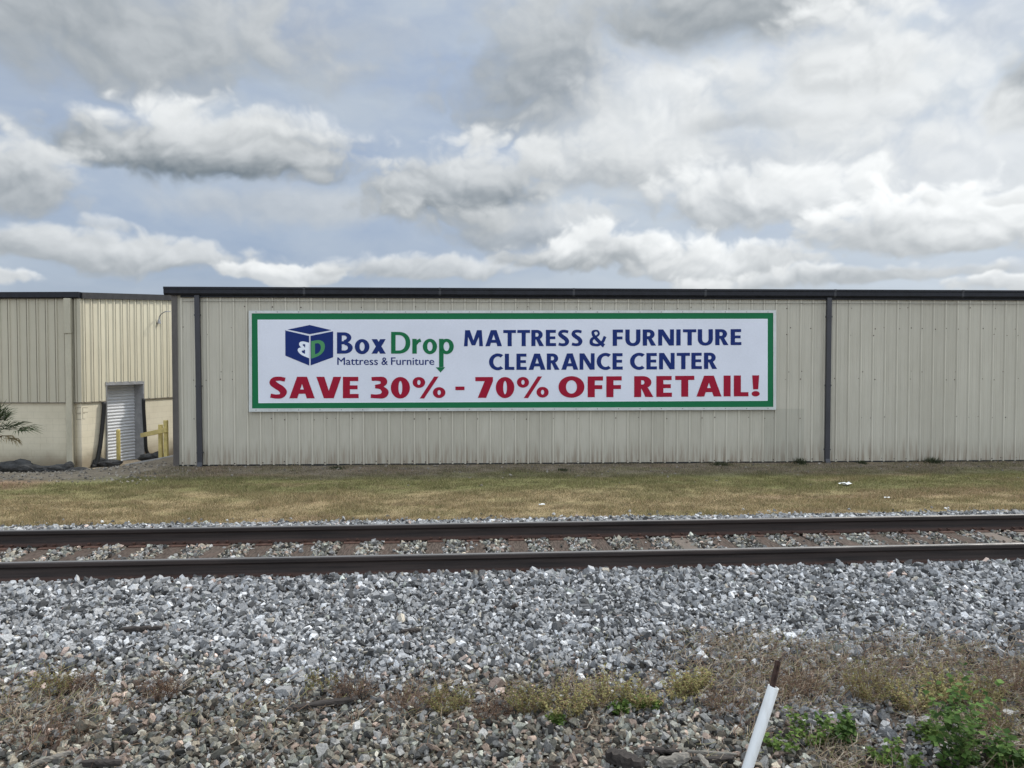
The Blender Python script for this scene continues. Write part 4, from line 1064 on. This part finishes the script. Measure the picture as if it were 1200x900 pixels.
WL = [(58,812,60,36,'olive','pale spindly weed growing in the ballast near the left edge',.6),(95,808,46,24,'brown','rusty brown low weed right of the pale spindly one, far left',1),
      (190,818,52,32,'brown','rounded rusty brown weed alone in the ballast, left of centre',1.3),(378,808,34,26,'olive','thin olive weed tuft left of the dark strip of debris',.6),
      (415,818,60,30,'brown','brown weed above the dark strip of debris in the ballast',1.0),
      (480,832,60,26,'brown','low brown weed patch in the middle of the weed row',.8),(525,832,60,30,'olive','olive brown weed patch left of the yellow green bushes',.8),
      (575,842,60,26,'brown','reddish brown low weed beside the yellow green bushes',.9),(620,832,54,34,'olive','olive weed clump at the left end of the yellow green bushes',1),
      (660,840,50,46,'yellow','largest yellow green bush of the weed row, at its middle',.75),(709,827,46,44,'yellow','tall yellow green bush second from the left of the bright ones',.75),
      (752,830,42,36,'yellow','yellow green bush behind the two lime sprigs',.75),(798,820,38,30,'yellow','yellow green bush at the right end of the central row',.75),
      (727,836,20,15,'green','tiny lime green sprig in front of the second yellow bush',1),(760,832,30,14,'green','wide low lime green sprig right of the tiny one',1),(652,850,12,12,'green','smallest lime sprig, below the largest yellow green bush',1),
      (812,812,40,34,'yellow','yellow green weed between the bush row and the white pipe',.9),(850,835,60,30,'brown','dry brown weed just left of the white pipe',.9),
      (935,815,70,34,'brown','dry brown weed just right of the white pipe top',.8),(1018,822,56,46,'olive','upright olive weed amid dry stems right of the white pipe',1),
      (1067,832,44,34,'yellow','yellow topped weed left of the leafy dark green one',.9),(1108,822,50,42,'yellow','yellow green weed directly behind the leafy dark green one',1),
      (1148,824,46,38,'olive','olive yellow weed behind and right of the leafy green one',1),(1190,812,50,44,'brown','dry brown weed at the right edge of the picture',1),
      (1126,902,58,112,'leafy','tall leafy dark green weed near the right corner',1.0),(1180,906,46,44,'leafy','leafy dark green weed in the bottom right corner',.9),
      (987,874,24,44,'leafy','small leafy dark green weed between the white pipe and the tall one',.8),(948,870,46,36,'green','light green sprawling weed just right of the white pipe',.45),
      (916,884,30,34,'green','light green weed touching the foot of the white pipe',.4),(1045,898,60,30,'green','low light green weed at the bottom between the leafy ones',.45),
      (1085,868,40,28,'green','light green weed left of the tall leafy one',.5),(1165,862,50,50,'olive','olive stems leaning right of the tall leafy weed',.6),
      (60,868,110,24,'brown','broad thin brown weed mat at the lower left',.7)]
for i, (px, py, ww, hh, kd, lab, dn) in enumerate(WL): clump('weed', px, py, ww, hh, kd, lab, group=G, seed=i, dens=dn)
clump('weed', 1128, 893, 10, 80, 'straw', 'pale dry stalks standing in the tall leafy weed', group=G, seed=77, dens=1)
# dry stems lying through the weed belt
n = 115000
X = RNG.uniform(-6, 6.6, n); Y = RNG.uniform(3.7, 6.4, n)
cx = 5.05+.10*X; belt = np.exp(-((Y-cx)/.42)**2)*(.25+.75*sstep(X, -1.6, 1.8)); belt2 = sstep(X, .9, 1.7)*(1-sstep(Y, 5.7, 6.2))*.95
dn = np.maximum(belt, belt2)*sstep(fbm(X*2.2, Y*2.6, 91), .36, .62)
left = sstep(-X, 2.2, 2.8)*np.exp(-((Y-4.75)/.35)**2)*.7*sstep(fbm(X*2.5, Y*2.5, 95), .45, .6); dn = np.maximum(dn, left)
keep = RNG.random(n) < dn; X, Y = X[keep], Y[keep]; n = len(X)
Ln = RNG.uniform(.03, .13, n); a = RNG.uniform(0, 6.28, n); e = np.abs(RNG.normal(0, .45, n)); z0 = gheight(X, Y)+RNG.uniform(.02, .055, n)
wd_ = RNG.uniform(.0009, .0022, n)
dx, dy, dz = np.cos(a)*np.cos(e)*Ln, np.sin(a)*np.cos(e)*Ln, np.sin(e)*Ln
sx, sy = -np.sin(a)*wd_, np.cos(a)*wd_
cv = RNG.normal(0, .15, n)*Ln
v = np.empty((n, 6, 3)); 
for k, f_ in enumerate((0, .5, 1)):
    bxx = X+dx*f_+(sx/wd_)*cv*(f_*(1-f_)*4); byy = Y+dy*f_+(sy/wd_)*cv*(f_*(1-f_)*4); bzz = z0+dz*f_
    v[:, 2*k] = np.stack([bxx-sx, byy-sy, bzz], 1); v[:, 2*k+1] = np.stack([bxx+sx, byy+sy, bzz+wd_], 1)
base = np.arange(n)[:, None]*6
f = np.concatenate([base+np.array([0,1,3,2]), base+np.array([2,3,5,4])])
pal = np.array([[.34,.27,.19],[.22,.15,.10],[.16,.10,.07],[.40,.34,.26],[.20,.19,.09]])
c = np.repeat((pal[RNG.integers(0, 5, n)]*RNG.uniform(.7, 1.2, (n, 1)))[:, None], 6, 1).reshape(-1, 3)
o = np_mesh('dry_stems', v.reshape(-1, 3), f, m_leaf, c); tag(o, 'tangled dry brown stems lying over the ballast in the foreground', 'dry stems', kind='stuff')
# weeds at the foot of the metal wall
for i, (px, py, ww, hh, lab) in enumerate(((845,545.5,20,5,'low dark weed at the wall foot below the end of the sign'),(938,543.5,12,8,'dark weed at the wall foot left of the right downspout'),
        (1092,542.5,18,8,'dark weed at the wall foot far right of the right downspout'),(1010,543,8,4,'tiny weed at the wall foot just right of the right downspout'),(395,549,22,3,'flat dark weed at the wall foot below the left of the sign'),(660,551,18,3,'low dark weed on the dirt strip below the middle of the sign'))):
    p = on_z(px, py, GZ)
    r = np.random.default_rng(i); n = 260; W = ww*p.y/F/2; H = hh*p.y/F
    X = p.x+r.normal(size=n)*W*.5; Y = np.minimum(p.y+r.normal(size=n)*.10, 17.55+.0448*p.x); 
    bv = blades(X, Y, r.uniform(.3, 1.1, n)*H, r.uniform(.008, .02, n), np.array([.05,.06,.03])*r.uniform(.6, 1.6, (n, 1)), .8)
    o = np_mesh('weed', bv[0], bv[1], m_leaf, bv[2], origin=(p.x, p.y, gh(p.x, p.y))); tag(o, lab, 'weed', 'weeds along the foot of the metal wall')

# ------------------------------------------------------------------ white pipe marker
def pvc():
    foot = on_z(867, 920, -.1); dep = foot.y
    P = lambda px, py, y: hit(px, py, (0, y, 0), (0, 1, 0))
    a = P(867.5, 927, dep); top = P(906.5, 804.5, dep+.04); rod = P(913.2, 774.5, dep+.05)
    ax = (top-a).normalized(); a0 = a-ax*.10
    root = thing('pipe_marker', a0, 'leaning white plastic pipe with a rusty rod sticking out of its top', 'pipe')
    r = .029; n = 28; b = MB()
    u = ax.cross(Vector((0,1,0))).normalized(); v_ = ax.cross(u).normalized()
    def circ(c, rr): return [c+(u*math.cos(2*math.pi*k/n)+v_*math.sin(2*math.pi*k/n))*rr for k in range(n)]
    rings = [circ(a0, r), circ(top-ax*.002, r), circ(top, r-.001), circ(top, r-.0045), circ(top-ax*.16, r-.0045)]
    vs = [p for c in rings for p in c]; fs = [[i*n+k, i*n+(k+1) % n, (i+1)*n+(k+1) % n, (i+1)*n+k] for i in range(4) for k in range(n)]
    b.add(vs, fs)
    def pf(t, b_):
        p = t.pos(); n1 = t.noise(t.scale(p, (30,30,6)), 1, 5, .6); n2 = t.noise(p, 120, 4, .7)
        c = t.mix(t.sm(n1, .45, .8, 0, .5), (.72,.73,.72), (.50,.48,.44)); c = t.mix(t.sm(n2, .66, .8, 0, .4), c, (.30,.27,.23)); t.put(b_.inputs['Base Color'], c)
    b.build('sleeve', mat('white_plastic', (.7,.7,.7), .42, fn=pf), root, smooth=True)
    b = MB(); dirr = (rod-top).normalized(); c0 = top-dirr*.15+u*.008
    M = Matrix.Translation(c0) @ dirr.to_track_quat('Z', 'Y').to_matrix().to_4x4()
    L = (rod-c0).length
    # studded steel post section: T profile
    q = [(-.014,-.010),(.014,-.010),(.014,-.004),(.004,-.004),(.004,.014),(-.004,.014),(-.004,-.004),(-.014,-.004)]
    b.prism(lambda t_, x, y: M @ Vector((x, y, t_)), q, 0, L)
    for k in range(4): b.box(-.005, .005, -.016, -.0102, L-.03-.045*k, L-.015-.045*k, M)
    b.build('rod', mat('dark_rust', (.04,.025,.02), .85, fn=vary((.055,.030,.022), .5, 40, bmp=.6)), root)
pvc()

# ------------------------------------------------------------------ debris on the ballast
def wood_fn(c):
    def fn(t, b):
        p = t.node('ShaderNodeTexCoord').outputs['Object']; n = t.noise(t.scale(p, (2, 30, 30)), 2, 6, .65)
        t.put(b.inputs['Base Color'], t.mix(t.sm(n, .3, .7), tuple(v*.35 for v in c), c)); bump(t, b, n, .8, .01)
    return fn
m_wd = mat('charred_wood', (.05,.04,.035), .9, fn=wood_fn((.05,.040,.034))); m_wg = mat('grey_wood', (.2,.18,.15), .9, fn=wood_fn((.27,.245,.21)))
def plank(px0, py0, px1, py1, w_, h_, m, label, name='plank', seed=1, dz=.05):
    a = on_z(px0, py0, -.05); c = on_z(px1, py1, -.05); a.z = gh(a.x, a.y)+dz; c.z = gh(c.x, c.y)+dz
    d = c-a; L = d.length; q = d.to_track_quat('X', 'Z'); rr = random.Random(seed); n = 12; vs = []; fs = []
    cs_ = [(-.5,-.5),(.5,-.5),(.55,0),(.5,.5),(-.4,.55),(-.5,.1)]
    for i in range(n+1):
        f_ = i/n; tp = .55+.45*math.sin(math.pi*min(1, max(0, f_*.9+.08)))**.5
        wob = rr.uniform(-.1, .1)*w_
        for (y, z) in cs_: vs.append(Vector((L*f_-L/2+(rr.uniform(-.03, .03)*L if i in (0, n) else 0), (y+rr.uniform(-.1, .1))*w_*tp+wob, (z+rr.uniform(-.12, .12))*h_*tp)))
    for i in range(n):
        for k in range(6): fs.append([i*6+k, i*6+(k+1) % 6, (i+1)*6+(k+1) % 6, (i+1)*6+k])
    fs += [list(range(6))[::-1], [n*6+k for k in range(6)]]
    b = MB(); b.add(vs, fs); o = b.build(name, m); o.location = (a+c)/2; o.rotation_mode = 'QUATERNION'; o.rotation_quaternion = q
    tag(o, label, 'debris'); return o
plank(343, 833, 420, 822, .05, .02, m_wd, 'dark flat strip of wood lying on the ballast left of the weed row', seed=2)
plank(140, 751, 190, 748, .05, .03, m_wd, 'dark splinter of wood half buried on the ballast at left', seed=3)
plank(38, 897, 82, 884, .022, .02, m_wg, 'pale bare stick lying in the bottom left corner', 'stick', seed=4)
plank(95, 896, 142, 895, .035, .03, m_wd, 'dark short piece of wood beside the pale stick', seed=5)
plank(712, 886, 752, 899, .075, .055, m_wd, 'charred broken chunk of tie at the bottom centre right', 'wood_chunk', seed=6)
plank(754, 881, 796, 884, .035, .02, m_wd, 'thin dark slab of wood right of the charred chunk', seed=7)
plank(772, 898, 806, 889, .05, .04, m_wg, 'grey splintered wood piece below the thin dark slab', seed=8)
plank(806, 884, 862, 887, .018, .014, m_wg, 'long grey weathered stick running up to the white pipe', 'stick', seed=9)
plank(812, 894, 860, 891, .035, .018, m_wd, 'dark plank below the long grey stick beside the white pipe', seed=10)
plank(818, 888, 832, 904, .035, .02, m_wg, 'short pinkish grey splinter crossing the dark plank by the pipe', seed=11)
plank(470, 752, 492, 749, .05, .03, m_wd, 'small dark wood fragment in the ballast below centre', 'wood_chunk', seed=12, dz=.04)
# scraps of litter on the grass
def scrap(px, py, s, label, seed):
    p = on_z(px, py, GZ+.03); rr = random.Random(seed); b = MB(); n = 5; vs = []
    for i in range(n):
        for j in range(n): vs.append(Vector((p.x+(i/4-.5)*s*1.6+rr.uniform(-.1,.1)*s, p.y+(j/4-.5)*s+rr.uniform(-.1,.1)*s, gh(p.x, p.y)+.02+rr.random()*s*.35)))
    b.add(vs, [[i*n+j, (i+1)*n+j, (i+1)*n+j+1, i*n+j+1] for i in range(n-1) for j in range(n-1)])
    o = b.build('paper_scrap', m_paper, origin=(p.x, p.y, gh(p.x, p.y))); tag(o, label, 'litter')
m_paper = mat('white_paper', (.7,.7,.7), .8, fn=vary((.70,.70,.68), .1, 20))
scrap(991, 566.5, .14, 'crumpled white scrap of litter on the grass right of the sign', 1)
scrap(635, 591, .06, 'small white scrap of litter on the dry grass below the sign', 2)
scrap(1040, 583, .06, 'tiny pale scrap of litter on the grass at right', 3)
print('done')
